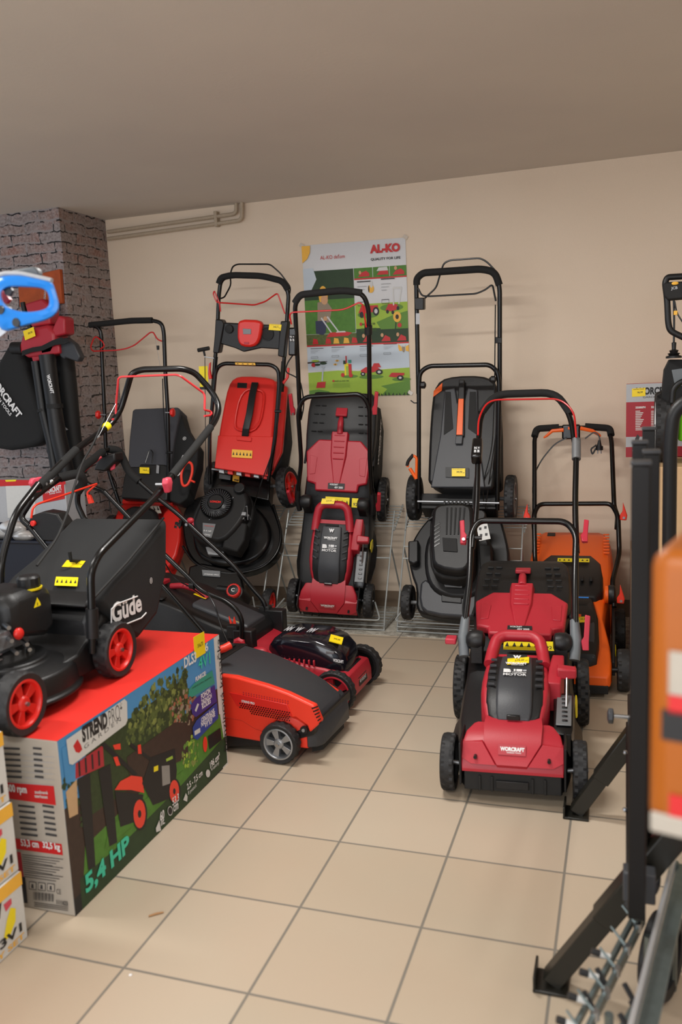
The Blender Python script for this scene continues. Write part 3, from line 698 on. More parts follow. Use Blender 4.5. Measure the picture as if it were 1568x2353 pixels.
S(t, F, 'side_chute', [(938, 1243), (962, 1240), (962, 1290), (950, 1296), (938, 1290)], .19, .06, 'black', .008)
# engine
b = S(t, F, '', [(989, 1184), (996, 1167), (1018, 1156), (1083, 1156), (1090, 1180), (1090, 1275), (1088, 1312), (1066, 1334), (1000, 1326), (986, 1290)], .30, .12, 'black_dull', .0, 1, b=B())
b.build('engine', t, .01)
hat = S(t, F, 'engine_cover', [(993, 1180), (1000, 1162), (1018, 1155), (1081, 1155), (1088, 1180), (1086, 1270), (1080, 1300), (1062, 1314), (1006, 1306), (990, 1285)], .36, .08, 'black', .016, 1, taper=.06)
S(hat, F, 'cover_emblem', [(1017, 1235), (1050, 1237), (1052, 1268), (1019, 1266)], .366, .01, 'black_dull', .002)
for k in range(6): S(hat, F, 'cooling_slot', [(998, 1208 + 9 * k), (1012, 1200 + 9 * k), (1012, 1204 + 9 * k), (998, 1213 + 9 * k)], .362, .004, 'black_gloss', .001)
for k in range(5): S(hat, F, 'cover_rib', [(1026 + 10 * k, 1166), (1030 + 10 * k, 1166), (1028 + 9 * k, 1228), (1025 + 9 * k, 1228)], .364, .006, 'black_dull', .001)
for k in range(7): S(hat, F, 'cover_tooth', [(1020 + 9 * k, 1150), (1024 + 9 * k, 1150), (1024 + 9 * k, 1160), (1020 + 9 * k, 1160)], .35, .04, 'black', .001)
q = pz(F, .34); c = q(1103, 1183)
B().lathe([(.018, -.05), (.03, -.04), (.031, -.008), (.026, 0)], c, (0, 0, 1), 'black', 24, lambda k, i: 1 if k % 2 else .94).build('fuel_cap', t, .002)
T(t, F, 'pull_cord_grip', [(985, 1195), (1008, 1180)], .32, .009, 'black', 0)
S(t, F, 'exhaust_plate', [(1019, 1336), (1063, 1338), (1062, 1350), (1023, 1348)], .2, .01, 'plate', .001)
S(t, F, 'paper_hang_tag', [(1093, 1198), (1118, 1192), (1128, 1238), (1102, 1243)], .36, .001, 'label_white', 0)
b = B(); p = pz(F, .3605)
for x, y in ((1104, 1215), (1116, 1212), (1106, 1230), (1118, 1228)): b.box(p(x, y), (.012, .014, .0006), 'ink')
b.build('tag_printing', t)
S(t, F, 'battery_box', [(1100, 1250), (1128, 1252), (1130, 1310), (1104, 1312)], .24, .08, 'black_dull', .006)
# rear frame
S(t, F, 'rear_frame', [(968, 1133), (1140, 1136), (1140, 1170), (968, 1168)], .22, .12, 'black', .004)
T(t, F, 'flap_rod', [(960, 1152), (1148, 1156)], .25, .006, 'silver', 0)
# catcher
CP, CN = (0, .5, .30), V((0, -.20, .98))
cat = S(t, F, 'grass_catcher', [(996, 896), (1012, 871), (1047, 862), (1104, 861), (1136, 872), (1147, 900), (1146, 1000), (1137, 1108), (1132, 1128), (983, 1126), (985, 1051), (989, 960)], CP, .16, 'black', .015, 1, CN)
CP2 = (0, .5, .315)
S(cat, F, 'catcher_centre_panel', [(1022, 895), (1046, 890), (1052, 925), (1066, 925), (1075, 890), (1098, 895), (1100, 1000), (1115, 1120), (990, 1120), (1012, 1000)], CP2, .014, 'charcoal', .006, 0, CN)
S(cat, F, 'catcher_panel_recess', [(1024, 900), (1036, 900), (1042, 985), (1020, 1000)], (0, .5, .317), .003, 'black_dull', .002, 0, CN)
S(cat, F, 'catcher_panel_recess', [(1080, 900), (1094, 900), (1098, 1000), (1076, 985)], (0, .5, .317), .003, 'black_dull', .002, 0, CN)
S(cat, F, 'carry_strap', [(1055, 872), (1068, 872), (1067, 1002), (1048, 1002)], (0, .5, .335), .02, 'black', .004, 0, CN)
S(cat, F, 'orange_stripe', [(1054, 916), (1066, 916), (1063, 999), (1049, 999)], (0, .5, .34), .006, 'orange', .002, 0, CN)
S(cat, F, 'strap_end_tab', [(1048, 1001), (1064, 1001), (1062, 1020), (1046, 1020)], (0, .5, .335), .012, 'charcoal', .003, 0, CN)
S(cat, F, 'orange_side_patch', [(997, 898), (1017, 879), (1016, 897), (996, 912)], (0, .5, .306), .004, 'orange', .002, 0, CN)
for a in ((1142, 945, 1142, 985), (1140, 1000, 1141, 1020), (1138, 1045, 1140, 1080)): T(cat, F, 'orange_trim', [(a[0], a[1]), (a[2], a[3])], (0, .5, .27), .004, 'orange', 0, CN, 6)
b = B(); P = [F.pl(x, y, (0, .5, .16), CN) for x, y in ((1120, 870), (1148, 890), (1150, 1110), (1120, 1130))]; b.slab(P, V((0, .04, -.17)), 'black_fabric'); b.build('catcher_side_cloth', cat, .01)
tagpx(cat, F, (0, .5, .325), CN, (1039, 1095), (1070, 1095), (1039, 1077), '345,90')
S(cat, F, 'clear_tape', [(1024, 1073), (1078, 1075), (1078, 1098), (1024, 1096)], (0, .5, .322), .001, 'black', 0, 0, CN)
# handle
HB = (0, .53, .24); hn = V((0, -.62, .785)).normalized(); H = lambda o=0: tuple(V(HB) + hn * o)
T(t, F, 'lower_handle', [(963, 1168), (963, 893), (965, 856), (985, 841), (1126, 838), (1143, 853), (1148, 880), (1143, 1172)], H(.01), .0115, 'tube', .03, hn)
u = T(t, F, 'upper_handle', [(962, 905), (958, 700), (957, 645), (972, 627), (1108, 618), (1140, 626), (1149, 660), (1149, 900)], H(-.015), .0115, 'tube', .05, hn)
T(u, F, 'foam_grip', [(958, 655), (958, 640), (972, 627), (1108, 618), (1138, 625), (1148, 655)], H(-.015), .0175, 'foam', .04, hn)
T(u, F, 'drive_bail', [(975, 687), (1003, 661), (1012, 630), (1020, 605), (1034, 598), (1104, 593), (1120, 602), (1139, 622)], H(-.045), .0045, 'tube', .02, hn, 8)
T(u, F, 'stop_bail', [(961, 662), (970, 680), (985, 681), (1095, 675), (1118, 665), (1132, 652), (1136, 672), (1140, 692)], H(.025), .0045, 'tube', .02, hn, 8)
S(u, F, 'switch_block', [(952, 684), (974, 684), (974, 712), (954, 712)], H(.02), .05, 'black', .004, 0, hn)
S(u, F, 'tube_sticker', [(956, 720), (965, 720), (965, 745), (956, 745)], H(-.001), .001, 'pale_grey', 0, 0, hn)
S(u, F, 'cable_clip', [(1137, 775), (1153, 775), (1153, 789), (1137, 789)], H(.0), .03, 'black', .003, 0, hn)
for x, y in ((973, 885), (1134, 872)): B().lathe([(.008, -.02), (.018, -.008), (.018, .008), (.008, .014)], pz(F, H(.03), hn)(x, y), (1, 0, 0), 'black', 8).build('wing_nut', t)
T(t, F, 'rope_guide', [(944, 920), (952, 926), (958, 926)], H(.01), .003, 'black', 0, hn, 6)
T(t, F, 'orange_lever', [(942, 1076), (957, 1100)], H(.02), .009, 'orange', 0, hn); T(t, F, 'lever_grip', [(937, 1073), (938, 1062), (950, 1046), (958, 1052), (957, 1100)], H(.02), .007, 'orange', .02, hn)
T(t, F, 'lever_sleeve', [(936, 1070), (938, 1060), (950, 1045)], H(.02), .009, 'black_dull', .02, hn)
T(t, F, 'cable', [(1139, 700), (1137, 900), (1132, 1030), (1110, 1110), (1112, 1160)], H(.03), .003, 'black_gloss', .08, hn, 6)
T(t, F, 'cable', [(1140, 1000), (1128, 1080), (1116, 1170)], H(.035), .003, 'black_gloss', .08, hn, 6)
wheel(t, (-.235, -.01, .095), .09, .046, -1, 'black', 6, rr=.6); wheel(t, (.235, -.01, .095), .09, .046, 1, 'black', 6, rr=.6)
wheel(t, (-.255, .57, .13), .125, .05, -1, 'black', 6, rr=.7); wheel(t, (.255, .57, .13), .125, .05, 1, 'plate', 10, rr=.7)
B().cyl((-.24, .57, .13), (.24, .57, .13), .01, 'plate').build('rear_axle', t); B().cyl((-.22, -.01, .095), (.22, -.01, .095), .01, 'plate').build('front_axle', t)
# ================================================================== red-lidded petrol mower (rack, left)
F = F2 = Fr(-1.275, 2.66, .13, 0, .97, .15)
t = thing('lawn_mower', F, 'black petrol mower with a big scarlet catcher lid, tilted upright on a wire rack', 'lawn mower', 'petrol mowers on wire racks')
S(t, F, 'deck', [(617, 1146), (636, 1180), (650, 1225), (645, 1264), (617, 1299), (560, 1320), (500, 1318), (450, 1300), (425, 1262), (416, 1200), (426, 1160), (470, 1130)], .12, .08, 'black_gloss', .014, 2)
S(t, F, 'deck_dome', [(600, 1170), (628, 1220), (610, 1272), (560, 1300), (490, 1298), (445, 1270), (440, 1200), (470, 1150), (560, 1150)], .17, .07, 'black_gloss', .02, 2)
T(t, F, 'deck_rim', [(628, 1160), (648, 1225), (640, 1268), (610, 1302), (556, 1318), (500, 1316), (445, 1295), (420, 1255)], .125, .007, 'black_gloss', .1)
S(t, F, 'front_deck', [(436, 1288), (545, 1308), (560, 1340), (566, 1400), (440, 1392), (428, 1340)], .13, .08, 'black_gloss', .012, 1)
bd = S(t, F, 'maker_badge', [(464, 1309), (506, 1312), (506, 1326), (466, 1323)], .14, .008, 'plate', .001)
b = B(); textpx(b, F, (0, 0, .141), (0, 0, 1), (470, 1321), (503, 1323), 'STREND PRO', .007, 'white', .03); b.build('badge_lettering', bd, smooth=False)
# engine: shroud, fan guard, cowls
eng = S(t, F, 'engine', [(484, 1112), (556, 1114), (578, 1142), (585, 1180), (566, 1230), (540, 1262), (500, 1262), (450, 1240), (432, 1212), (452, 1160)], .26, .12, 'black_dull', .012, 1)
sh_ = S(t, F, 'engine_shroud', [(487, 1110), (553, 1113), (572, 1142), (566, 1178), (545, 1212), (512, 1244), (480, 1240), (438, 1212), (456, 1160)], .34, .09, 'black', .018, 1, taper=.05)
p = pz(F, .35); c = p(498, 1157)
B().lathe([(.088, -.02), (.092, 0), (.088, .008), (.082, .002), (.05, .004), (.04, .01)], c, (0, 0, 1), 'black_gloss', 40).build('fan_guard', t)
for k in range(36):
    a = 2 * PI * k / 36; d = V((math.cos(a + .25), math.sin(a + .25), 0)); d0 = V((math.cos(a), math.sin(a), 0))
    B().tube([c + d0 * .048 + V((0, 0, .018)), c + d * .083 + V((0, 0, .010))], .0026, 'charcoal', 5).build('guard_fin', t)
b = B(); b.cyl(c, c + V((0, 0, .022)), .042, 'black'); b.text('LONCIN', c + V((-.03, -.006, .0225)), (.06, .0, 0), (0, .013, 0), 'red', .05); b.build('fan_hub', t)
c = p(551, 1123); B().lathe([(.02, -.03), (.033, -.02), (.033, .01), (.028, .016)], c, (0, 0, 1), 'black', 28, lambda k, i: 1 if k % 2 else .95).build('fuel_cap', t, .002)
bd = S(t, F, 'power_plate', [(466, 1201), (496, 1204), (486, 1236), (466, 1231)], .346, .006, 'plate', .001)
b = B(); textpx(b, F, (0, 0, .347), (0, 0, 1), (468, 1221), (486, 1223), '5.4 HP', .008, 'white', .02); textpx(b, F, (0, 0, .347), (0, 0, 1), (470, 1230), (484, 1232), 'OHV', .008, 'white', .02); textpx(b, F, (0, 0, .347), (0, 0, 1), (470, 1209), (492, 1211), 'STREND PRO', .004, 'red', .02); b.build('plate_lettering', bd, smooth=False)
af = S(t, F, 'air_filter_box', [(519, 1212), (540, 1196), (568, 1202), (562, 1240), (545, 1268), (510, 1258)], .32, .1, 'black_dull', .01)
b = B(); p = pz(F, .33)
for x, y, r in ((552, 1178, .010), (562, 1172, .008), (558, 1190, .009), (570, 1184, .007)): b.cyl(p(x, y), p(x, y) - V((0, 0, .05)), r, 'chrome', seg=10)
b.box(p(560, 1182), (.03, .02, .02), 'silver'); b.build('carburettor', t, .001)
T(t, F, 'throttle_link', [(545, 1190), (556, 1168), (568, 1163), (570, 1195)], .335, .0025, 'chrome', 0)
S(t, F, 'exhaust_shield', [(472, 1256), (516, 1256), (514, 1276), (478, 1274)], .22, .03, 'silver', .003)
T(t, F, 'engine_bolt', [(536, 1143), (538, 1145)], .345, .006, 'chrome', 0); T(t, F, 'engine_bolt', [(482, 1194), (483, 1195)], .345, .006, 'chrome', 0)
S(t, F, 'choke_lever', [(436, 1200), (446, 1196), (456, 1203), (452, 1210), (440, 1208)], .3, .012, 'cap_pink', .003)
# height knob on its pillar, front
b = B(); p = pz(F, .26); c = p(537, 1357); b.lathe([(.055, -.16), (.048, -.06), (.046, -.02), (.034, -.018)], c, (0, 0, 1), 'black', 28); b.build('adjuster_pillar', t, .003)
b = B(); b.lathe([(.036, -.02), (.039, -.016), (.039, .006), (.034, .010), (.028, .010)], c, (0, 0, 1), 'red', 32, lambda k, i: 1 if k % 2 else .95); b.lathe([(.028, -.01), (.028, .011), (.024, .013)], c, (0, 0, 1), 'black', 24)
b.text('C', c + V((-.01, -.01, .0135)), (.02, 0, 0), (0, .02, 0), 'white', .02); kn = b.build('height_knob', t)
T(t, F, 'adjuster_arm', [(500, 1352), (530, 1356)], .2, .018, 'black', 0)
# rear section, lid
S(t, F, 'rear_panel', [(492, 1082), (622, 1100), (618, 1150), (480, 1122)], .2, .1, 'black_gloss', .006)
T(t, F, 'flap_rod', [(486, 1078), (622, 1096)], .25, .006, 'silver', 0)
CP, CN = (0, .5, .30), V((0, -.2, .98))
lid = S(t, F, 'catcher_lid', [(523, 887), (537, 867), (562, 862), (626, 867), (636, 880), (633, 917), (628, 1001), (616, 1094), (493, 1074), (502, 999), (512, 941)], CP, .12, 'red', .014, 1, CN)
S(lid, F, 'lid_lower_flap', [(501, 1000), (628, 1003), (617, 1094), (493, 1075)], (0, .5, .308), .02, 'red', .004, 0, CN)
S(lid, F, 'lid_recess', [(557, 898), (597, 898), (607, 912), (592, 985), (550, 985), (541, 975)], (0, .5, .303), .003, 'red', .003, 1, CN)
b = B(); P = [F.pl(x, y, (0, .5, .312), CN) for x, y in chaikin([(555, 895), (600, 895), (610, 910), (595, 990), (548, 990), (537, 976)], 2)]; b.tube(P, .006, 'red', 8, 0, True); b.build('recess_rim', lid)
b = B(); P = [F.pl(x, y, (0, .5, zz), CN) for x, y, zz in ((586, 878, .312), (580, 905, .345), (573, 950, .35), (565, 985, .34), (563, 1002, .312))]
b.loft([[q_ + V((-.02, 0, 0)), q_ + V((.02, 0, 0)), q_ + V((.02, 0, -.008)), q_ + V((-.02, 0, -.008))] for q_ in map(V, P)], 'black'); b.build('carry_strap', lid, .003)
S(lid, F, 'strap_clip', [(544, 1003), (578, 1005), (577, 1014), (544, 1011)], (0, .5, .32), .012, 'red', .002, 0, CN)
S(lid, F, 'level_window', [(546, 879), (568, 880), (567, 892), (545, 891)], (0, .5, .302), .003, 'black', .001, 0, CN)
tagpx(lid, F, (0, .5, .31), CN, (533, 1051), (580, 1054), (534, 1033), '', 'safety_sticker', 'sun_print', 6)
for k in range(6): S(lid, F, 'hinge_knuckle', [(503 + 20 * k, 1077 + 2.6 * k), (515 + 20 * k, 1079 + 2.6 * k), (515 + 20 * k, 1088 + 2.6 * k), (503 + 20 * k, 1086 + 2.6 * k)], (0, .5, .28), .02, 'red' if k % 2 else 'silver', .002, 0, CN)
b = B(); P = [F.pl(x, y, (0, .5, .2), CN) for x, y in ((630, 875), (660, 890), (655, 960), (648, 1040), (622, 1095))]; b.slab(P, V((0, .02, -.03)), 'red'); P = [F.pl(x, y, (0, .5, .16), CN) for x, y in ((630, 875), (660, 900), (660, 1000), (648, 1060), (622, 1095))]; b.slab(P, V((0, .03, -.15)), 'black_fabric'); b.build('catcher_body', lid, .008)
tagpx(t, F, (0, 0, .215), (0, 0, 1), (535, 1106), (550, 1109), (536, 1092), '', 'noise_label', 'sun_print'); b = B(); textpx(b, F, (0, 0, .22), (0, 0, 1), (537, 1105), (548, 1107), '98', .012, 'print_black', .03); b.build('label_figures', t)
tagpx(t, F, (0, 0, .215), (0, 0, 1), (504, 1100), (530, 1104), (505, 1090), '', 'rating_plate', 'plate')
# handle and console
HB = (0, .52, .22); H = lambda o=0: tuple(V(HB) + hn * o)
T(t, F, 'lower_handle', [(482, 1112), (482, 1001), (495, 857), (502, 842), (516, 835), (624, 838), (640, 850), (642, 880), (633, 1000), (617, 1105)], H(.01), .011, 'tube', .03, hn)
u = T(t, F, 'upper_handle', [(489, 900), (500, 760), (503, 680), (508, 640), (540, 632), (603, 634), (648, 646), (664, 672), (658, 760), (648, 900)], H(-.012), .011, 'tube', .04, hn)
T(u, F, 'foam_grip', [(503, 652), (508, 638), (533, 632), (603, 634), (650, 646), (662, 666)], H(-.012), .017, 'foam', .04, hn)
T(u, F, 'drive_bail', [(507, 686), (516, 683), (531, 655), (529, 630), (535, 612), (546, 607), (621, 607), (645, 628), (668, 660), (666, 675)], H(-.05), .0042, 'tube', .02, hn, 8)
T(u, F, 'stop_bail', [(507, 716), (505, 698), (493, 668), (490, 675), (498, 695), (585, 701), (610, 693), (638, 673), (646, 695), (655, 721)], H(.03), .004, 'redwire', .015, hn, 8)
con = S(u, F, 'console', [(508, 741), (645, 748), (643, 803), (600, 800), (560, 809), (540, 800), (506, 790)], H(.02), .05, 'black', .006, 0, hn)
S(con, F, 'console_arm', [(495, 733), (510, 735), (515, 745), (503, 812), (489, 811), (493, 770)], H(.03), .06, 'black', .006, 0, hn); S(con, F, 'console_arm', [(645, 738), (662, 738), (657, 780), (653, 822), (638, 818), (641, 780)], H(.03), .06, 'black', .006, 0, hn)
S(con, F, 'console_cowl', [(548, 734), (600, 736), (602, 752), (596, 785), (582, 798), (556, 797), (545, 785), (545, 750)], H(.055), .05, 'red', .012, 1, hn)
tg = S(con, F, 'cowl_label', [(558, 755), (577, 756), (577, 768), (559, 768)], H(.058), .003, 'plate', .001, 0, hn)
S(con, F, 'cowl_button', [(561, 786), (572, 786), (572, 791), (561, 791)], H(.058), .003, 'crimson', .001, 0, hn)
p = pz(F, H(.024), hn); B().lathe([(.036, 0), (.036, .006), (.03, .006), (.028, -.02)], p(614, 767), hn, 'black_dull', 28).build('cup_holder', con); B().lathe([(.024, 0), (.022, .01), (.015, .012)], p(527, 756), hn, 'black_dull', 20).build('round_button', con)
tagpx(con, F, H(.03), hn, (618, 758), (646, 760), (620, 744), '340,71')
tagpx(u, F, H(.025), hn, (542, 838), (588, 839), (541, 833), '', 'safety_sticker', 'sun_print', 4)
b = B(); p = pz(F, H(.01), hn); b.tube([p(455, 805), p(481, 800)], .011, 'black', 10); b.tube([p(468, 804), p(471, 818)], .006, 'black', 8); b.build('pull_cord_handle', t)
T(t, F, 'pull_cord', [(471, 818), (472, 960), (474, 1110)], H(.01), .002, 'black', 0, hn, 6); T(t, F, 'rope_guide', [(470, 820), (492, 823)], H(.01), .003, 'silver', 0, hn, 6)
S(t, F, 'hang_tag', [(457, 842), (477, 841), (479, 889), (460, 889)], H(.0), .001, 'yellow', 0, 0, hn)
S(t, F, 'hang_tag_foot', [(459, 889), (479, 889), (479, 895), (460, 895)], H(.0), .001, 'print_black', 0, 0, hn)
for px in ([(480, 836), (484, 832), (483, 850), (487, 870), (480, 872), (478, 860)], [(660, 845), (665, 846), (663, 868), (652, 884), (648, 878), (657, 868)]): S(t, F, 'clamp_lever', px, H(.01), .014, 'red', .003, 0, hn)
for px in ([(651, 825), (646, 900), (636, 1000), (612, 1090)], [(648, 830), (640, 930), (630, 1030), (600, 1110), (575, 1190)], [(500, 820), (488, 950), (478, 1090)]): T(t, F, 'cable', px, H(.03), .003, 'black_gloss', .1, hn, 6)
T(t, F, 'cable_tie', [(632, 945), (646, 945)], H(.03), .008, 'black', 0, hn)
wheel(t, (-.245, .67, .125), .122, .05, -1, 'red', 5, rr=.72); wheel(t, (.205, .665, .135), .120, .055, 1, 'red', 5, rr=.74, axis=(1, .1, .25))
B().cyl((-.24, .67, .125), (.22, .67, .125), .01, 'plate').build('rear_axle', t)
wheel(t, (.205, -.03, .09), .088, .045, 1, 'red', 5, rr=.76); wheel(t, (-.205, -.03, .09), .088, .045, -1, 'red', 5, rr=.76)
# ================================================================== grey-fabric-bag red mower (rack, far left)
F = F1 = Fr(-1.90, 2.6, .09, .05, .93, .04)
t = thing('lawn_mower', F, 'red-decked mower with a grey fabric grass bag, tilted upright beside the brick pier', 'lawn mower', 'mowers leaning at the back wall')
S(t, F, 'deck', [(280, 1148), (395, 1150), (415, 1180), (420, 1220), (408, 1274), (380, 1330), (300, 1340), (262, 1300), (258, 1200)], .13, .09, 'red', .014, 1)
S(t, F, 'deck_flank', [(366, 1189), (402, 1150), (416, 1180), (412, 1262), (385, 1310), (360, 1290)], .17, .07, 'red', .012, 1)
S(t, F, 'motor_hood', [(288, 1160), (355, 1162), (366, 1200), (350, 1290), (290, 1290), (276, 1200)], .26, .12, 'black', .02, 1)
tagpx(t, F, (0, 0, .20), (0, 0, 1), (330, 1183), (372, 1180), (322, 1160), '', 'warning_label', 'card_grey', 5)
b = B(); p = pz(F, .22); b.lathe([(.02, 0), (.02, .015)], p(340, 1176), (0, 0, 1), 'black_dull', 16, lambda k, i: 1 if k % 2 else .85); b.build('drive_knob', t)
S(t, F, 'hinge_bar', [(282, 1147), (398, 1150), (396, 1158), (280, 1156)], .24, .03, 'red', .003)
CP, CN = (0, .5, .30), V((0, -.2, .98))
cat = S(t, F, 'grass_bag', [(304, 943), (310, 939), (408, 935), (414, 941), (400, 1010), (390, 1080), (293, 1078), (297, 1010)], CP, .12, 'grey_fabric', .01, 0, CN)
S(cat, F, 'bag_lower_lid', [(293, 1072), (320, 1072), (322, 1066), (378, 1067), (388, 1072), (384, 1150), (278, 1145), (284, 1100)], (0, .5, .31), .06, 'black', .01, 0, CN)
T(cat, F, 'wire_handle', [(334, 1064), (343, 1036), (347, 1034), (352, 1040), (350, 1064)], (0, .5, .33), .0035, 'black_gloss', .01, CN, 6)
b = B(); P = [F.pl(x, y, (0, .5, .27), CN) for x, y in ((408, 938), (414, 941), (425, 980), (438, 1001), (455, 1025), (453, 1069), (430, 1145), (412, 1158), (384, 1148), (392, 1060))]; b.slab(P, V((0, .02, -.1)), 'black_fabric'); cl = b.build('bag_side_cloth', cat, .008)
b = B(); textpx(b, F, (0, .5, .275), CN, (412, 1096), (433, 1050), 'GÜDE', .045, 'white', .04); textpx(b, F, (0, .5, .275), CN, (420, 1012), (428, 1012), '®', .022, 'white', .0); b.build('bag_lettering', cl, smooth=False)
tagpx(cat, F, (0, .5, .32), CN, (322, 1088), (344, 1089), (322, 1074), '196,90'); S(cat, F, 'clear_pocket', [(360, 1068), (366, 1070), (365, 1088), (359, 1087)], (0, .5, .32), .002, 'silver', 0, 0, CN)
HB = (0, .52, .22); H = lambda o=0: tuple(V(HB) + hn * o)
T(t, F, 'handle_tube', [(275, 1158), (265, 1129), (250, 1085), (243, 1025), (240, 939), (235, 830), (233, 770), (228, 753), (208, 747)], H(), .0112, 'tube', .05, hn)
u = T(t, F, 'handle_tube', [(382, 1150), (388, 1069), (386, 949), (380, 852), (377, 765), (372, 742), (350, 736), (208, 747)], H(), .0112, 'tube', .06, hn)
T(u, F, 'foam_grip', [(206, 747), (301, 737), (350, 736)], H(), .017, 'foam', 0, hn)
T(u, F, 'stop_bail', [(231, 802), (241, 795), (236, 785), (221, 773), (215, 778), (208, 798), (213, 807), (267, 805), (291, 801), (310, 793), (345, 764), (352, 763), (362, 780), (372, 784)], H(.03), .004, 'redwire', .02, hn, 8)
T(u, F, 'bail_wire', [(356, 768), (361, 800), (370, 850)], H(.025), .001, 'silver', 0, hn, 5); S(u, F, 'wire_clip', [(359, 794), (365, 794), (365, 804), (360, 804)], H(.03), .01, 'black', .002, 0, hn)
T(t, F, 'cable', [(374, 870), (376, 950), (384, 1040), (388, 1100)], H(.02), .003, 'black_gloss', .05, hn, 6); T(t, F, 'cable_tie', [(382, 1040), (396, 1040)], H(.01), .007, 'black', 0, hn)
for x, y, dx in ((227, 953, 1), (396, 948, -1)):
    c = pz(F, H(.01), hn)(x, y); B().lathe([(.012, -.014), (.026, -.01), (.024, .006), (.012, .012)], c, (dx, 0, 0), 'red', 6).build('wing_knob', t, .003); T(t, F, 'knob_bolt', [(x, y), (x + 16 * dx, y)], H(.01), .004, 'silver', 0, hn)
T(t, F, 'guide_ring', [(418, 1112), (416, 1085), (428, 1062), (441, 1063), (443, 1085), (434, 1112), (424, 1118)], (0, .5, .36), .008, 'scarlet', .04, CN, 10, True) if False else B().tube(chaikin([F.pl(x, y, (0, .5, .36), CN) for x, y in ((418, 1112), (416, 1085), (428, 1062), (441, 1063), (443, 1085), (434, 1112), (424, 1118))], 2), .0075, 'scarlet', 10, 0, True).build('guide_ring', t)
T(t, F, 'ring_stem', [(436, 1103), (448, 1108)], (0, .5, .36), .006, 'scarlet', 0, CN)
wheel(t, (.225, .45, .09), .085, .04, 1, 'black', 6, rr=.7); wheel(t, (-.225, .45, .09), .085, .04, -1, 'black', 6, rr=.7)
wheel(t, (.225, -.0, .09), .085, .04, 1, 'black', 6, rr=.7); wheel(t, (-.225, -.0, .09), .085, .04, -1, 'black', 6, rr=.7)
# ================================================================== orange electric mower standing behind the front crimson one
F = F6 = Fr(.555, 2.03, 0, .03)
t = thing('lawn_mower', F, 'orange and black corded mower standing on the floor behind the front crimson mower', 'lawn mower')
b = B(); b.body([(-.11, .165, .05, .09), (-.09, .178, .045, .105), (-.02, .186, .04, .13), (.1, .18, .04, .17), (.22, .155, .05, .25), (.34, .165, .05, .29), (.42, .185, .06, .31), (.5, .18, .06, .3)], 'orange', .18); b.build('deck', t, .004)
b = B(); b.body([(-.115, .17, .02, .055), (.5, .185, .02, .07)], 'black_dull', .1)
for k in range(5): b.box((-.1 + .05 * k, -.11, .02), (.005, .01, .03), 'black_dull')
b.build('under_skirt', t, .003)
b = B(); b.body([(-.06, .10, .1, .13), (-.045, .125, .1, .165), (.05, .135, .1, .215), (.16, .13, .1, .285), (.27, .115, .1, .31), (.33, .11, .1, .31)], 'black', .22); mo = b.build('motor_hood', t, .005)
for x in (-.10, .10):
    b = B(); b.body([(-.05, .016, .1, .155, x), (.1, .016, .1, .25, x), (.2, .012, .1, .28, x)], 'charcoal', .3); b.build('hood_rib', mo, .003)
def np_(x, y, z, e=.004): return V((x, y, z + e))
yplate(mo, 'maker_sticker', np_(-.06, .1, .252), V((.12, 0, 0)), V((0, .045, .024)), 'orange', [('OL', .35, .25, .65, .75)])
tagpx(mo, F, (0, .19, .31), (0, -.35, .93), (1323, 1433), (1356, 1431), (1323, 1420), '99,99')
yplate(mo, 'info_label', np_(-.02, .24, .318), V((.11, 0, 0)), V((0, .04, .006)), 'print_black', (), tm='white'); yplate(mo, 'blue_label', np_(-.02, .25, .321), V((.11, 0, 0)), V((0, .012, .002)), 'blue')
b = B(); b.body([(.33, .12, .25, .312), (.36, .15, .25, .33), (.50, .155, .25, .372), (.62, .15, .26, .405), (.70, .115, .28, .42), (.78, .075, .3, .43)], 'black', .18)
for k in range(6): b.box((-.1 + .04 * k, .45, .365), (.016, .07, .012), 'black_dull')
fl = b.build('discharge_flap', t, .006); yplate(fl, 'warning_label', np_(-.06, .60, .406), V((.15, 0, 0)), V((0, .04, .009)), 'yellow', (), 7)
b = B(); b.body([(.42, .188, .1, .33), (.55, .2, .1, .375), (.75, .2, .12, .435), (.9, .192, .16, .475), (.97, .178, .24, .485), (1.01, .15, .32, .475)], 'orange', .24)
cat = b.build('grass_catcher', t, .01)
for s in (-1, 1):
    for k in range(7): bb((s * .17, .72 + .03 * k, .432 + .0095 * k), (.03, .008, .008), 'orange', 'catcher_vent', cat, .002)
b = B(); b.box((-.105, .93, .474), (.04, .04, .02), 'black', R=Matrix.Rotation(.25, 3, 'X')); b.build('level_window', cat, .002)
for s in (-1, 1):
    b = B(); b.lathe([(.03, 0), (.04, .006), (.04, .02)], (s * .155, .36, .315), (s, 0, 0), 'orange', 24); b.lathe([(.042, .02), (.044, .024), (.044, .045), (.036, .05)], (s * .155, .36, .315), (s, 0, 0), 'black', 28); b.build('hinge_hub', t, .002)
b = B(); b.slab([(.186, .0, .12), (.19, .2, .2), (.19, .42, .28), (.19, .4, .1), (.186, .0, .06)], (.012, 0, 0), 'black'); b.slab([(.2, .1, .11), (.2, .15, .12), (.2, .15, .15), (.2, .1, .14)], (.004, 0, 0), 'yellow'); b.build('side_guard', t, .002)
def w6(px, py, y): return F6.M.T @ (np.array(W0.y(px, py, y)) - F6.t)
lo = [w6(1412, 1395, 2.36), w6(1408, 1335, 2.45), w6(1417, 1300, 2.55), w6(1424, 1270, 2.62), w6(1421, 1185, 2.72), w6(1405, 1157, 2.78), w6(1240, 1158, 2.78), w6(1228, 1180, 2.72), w6(1230, 1290, 2.6), w6(1243, 1340, 2.48), w6(1238, 1392, 2.36)]
B().tube(lo, .0115, 'tube', 12, .03).build('lower_handle', t)
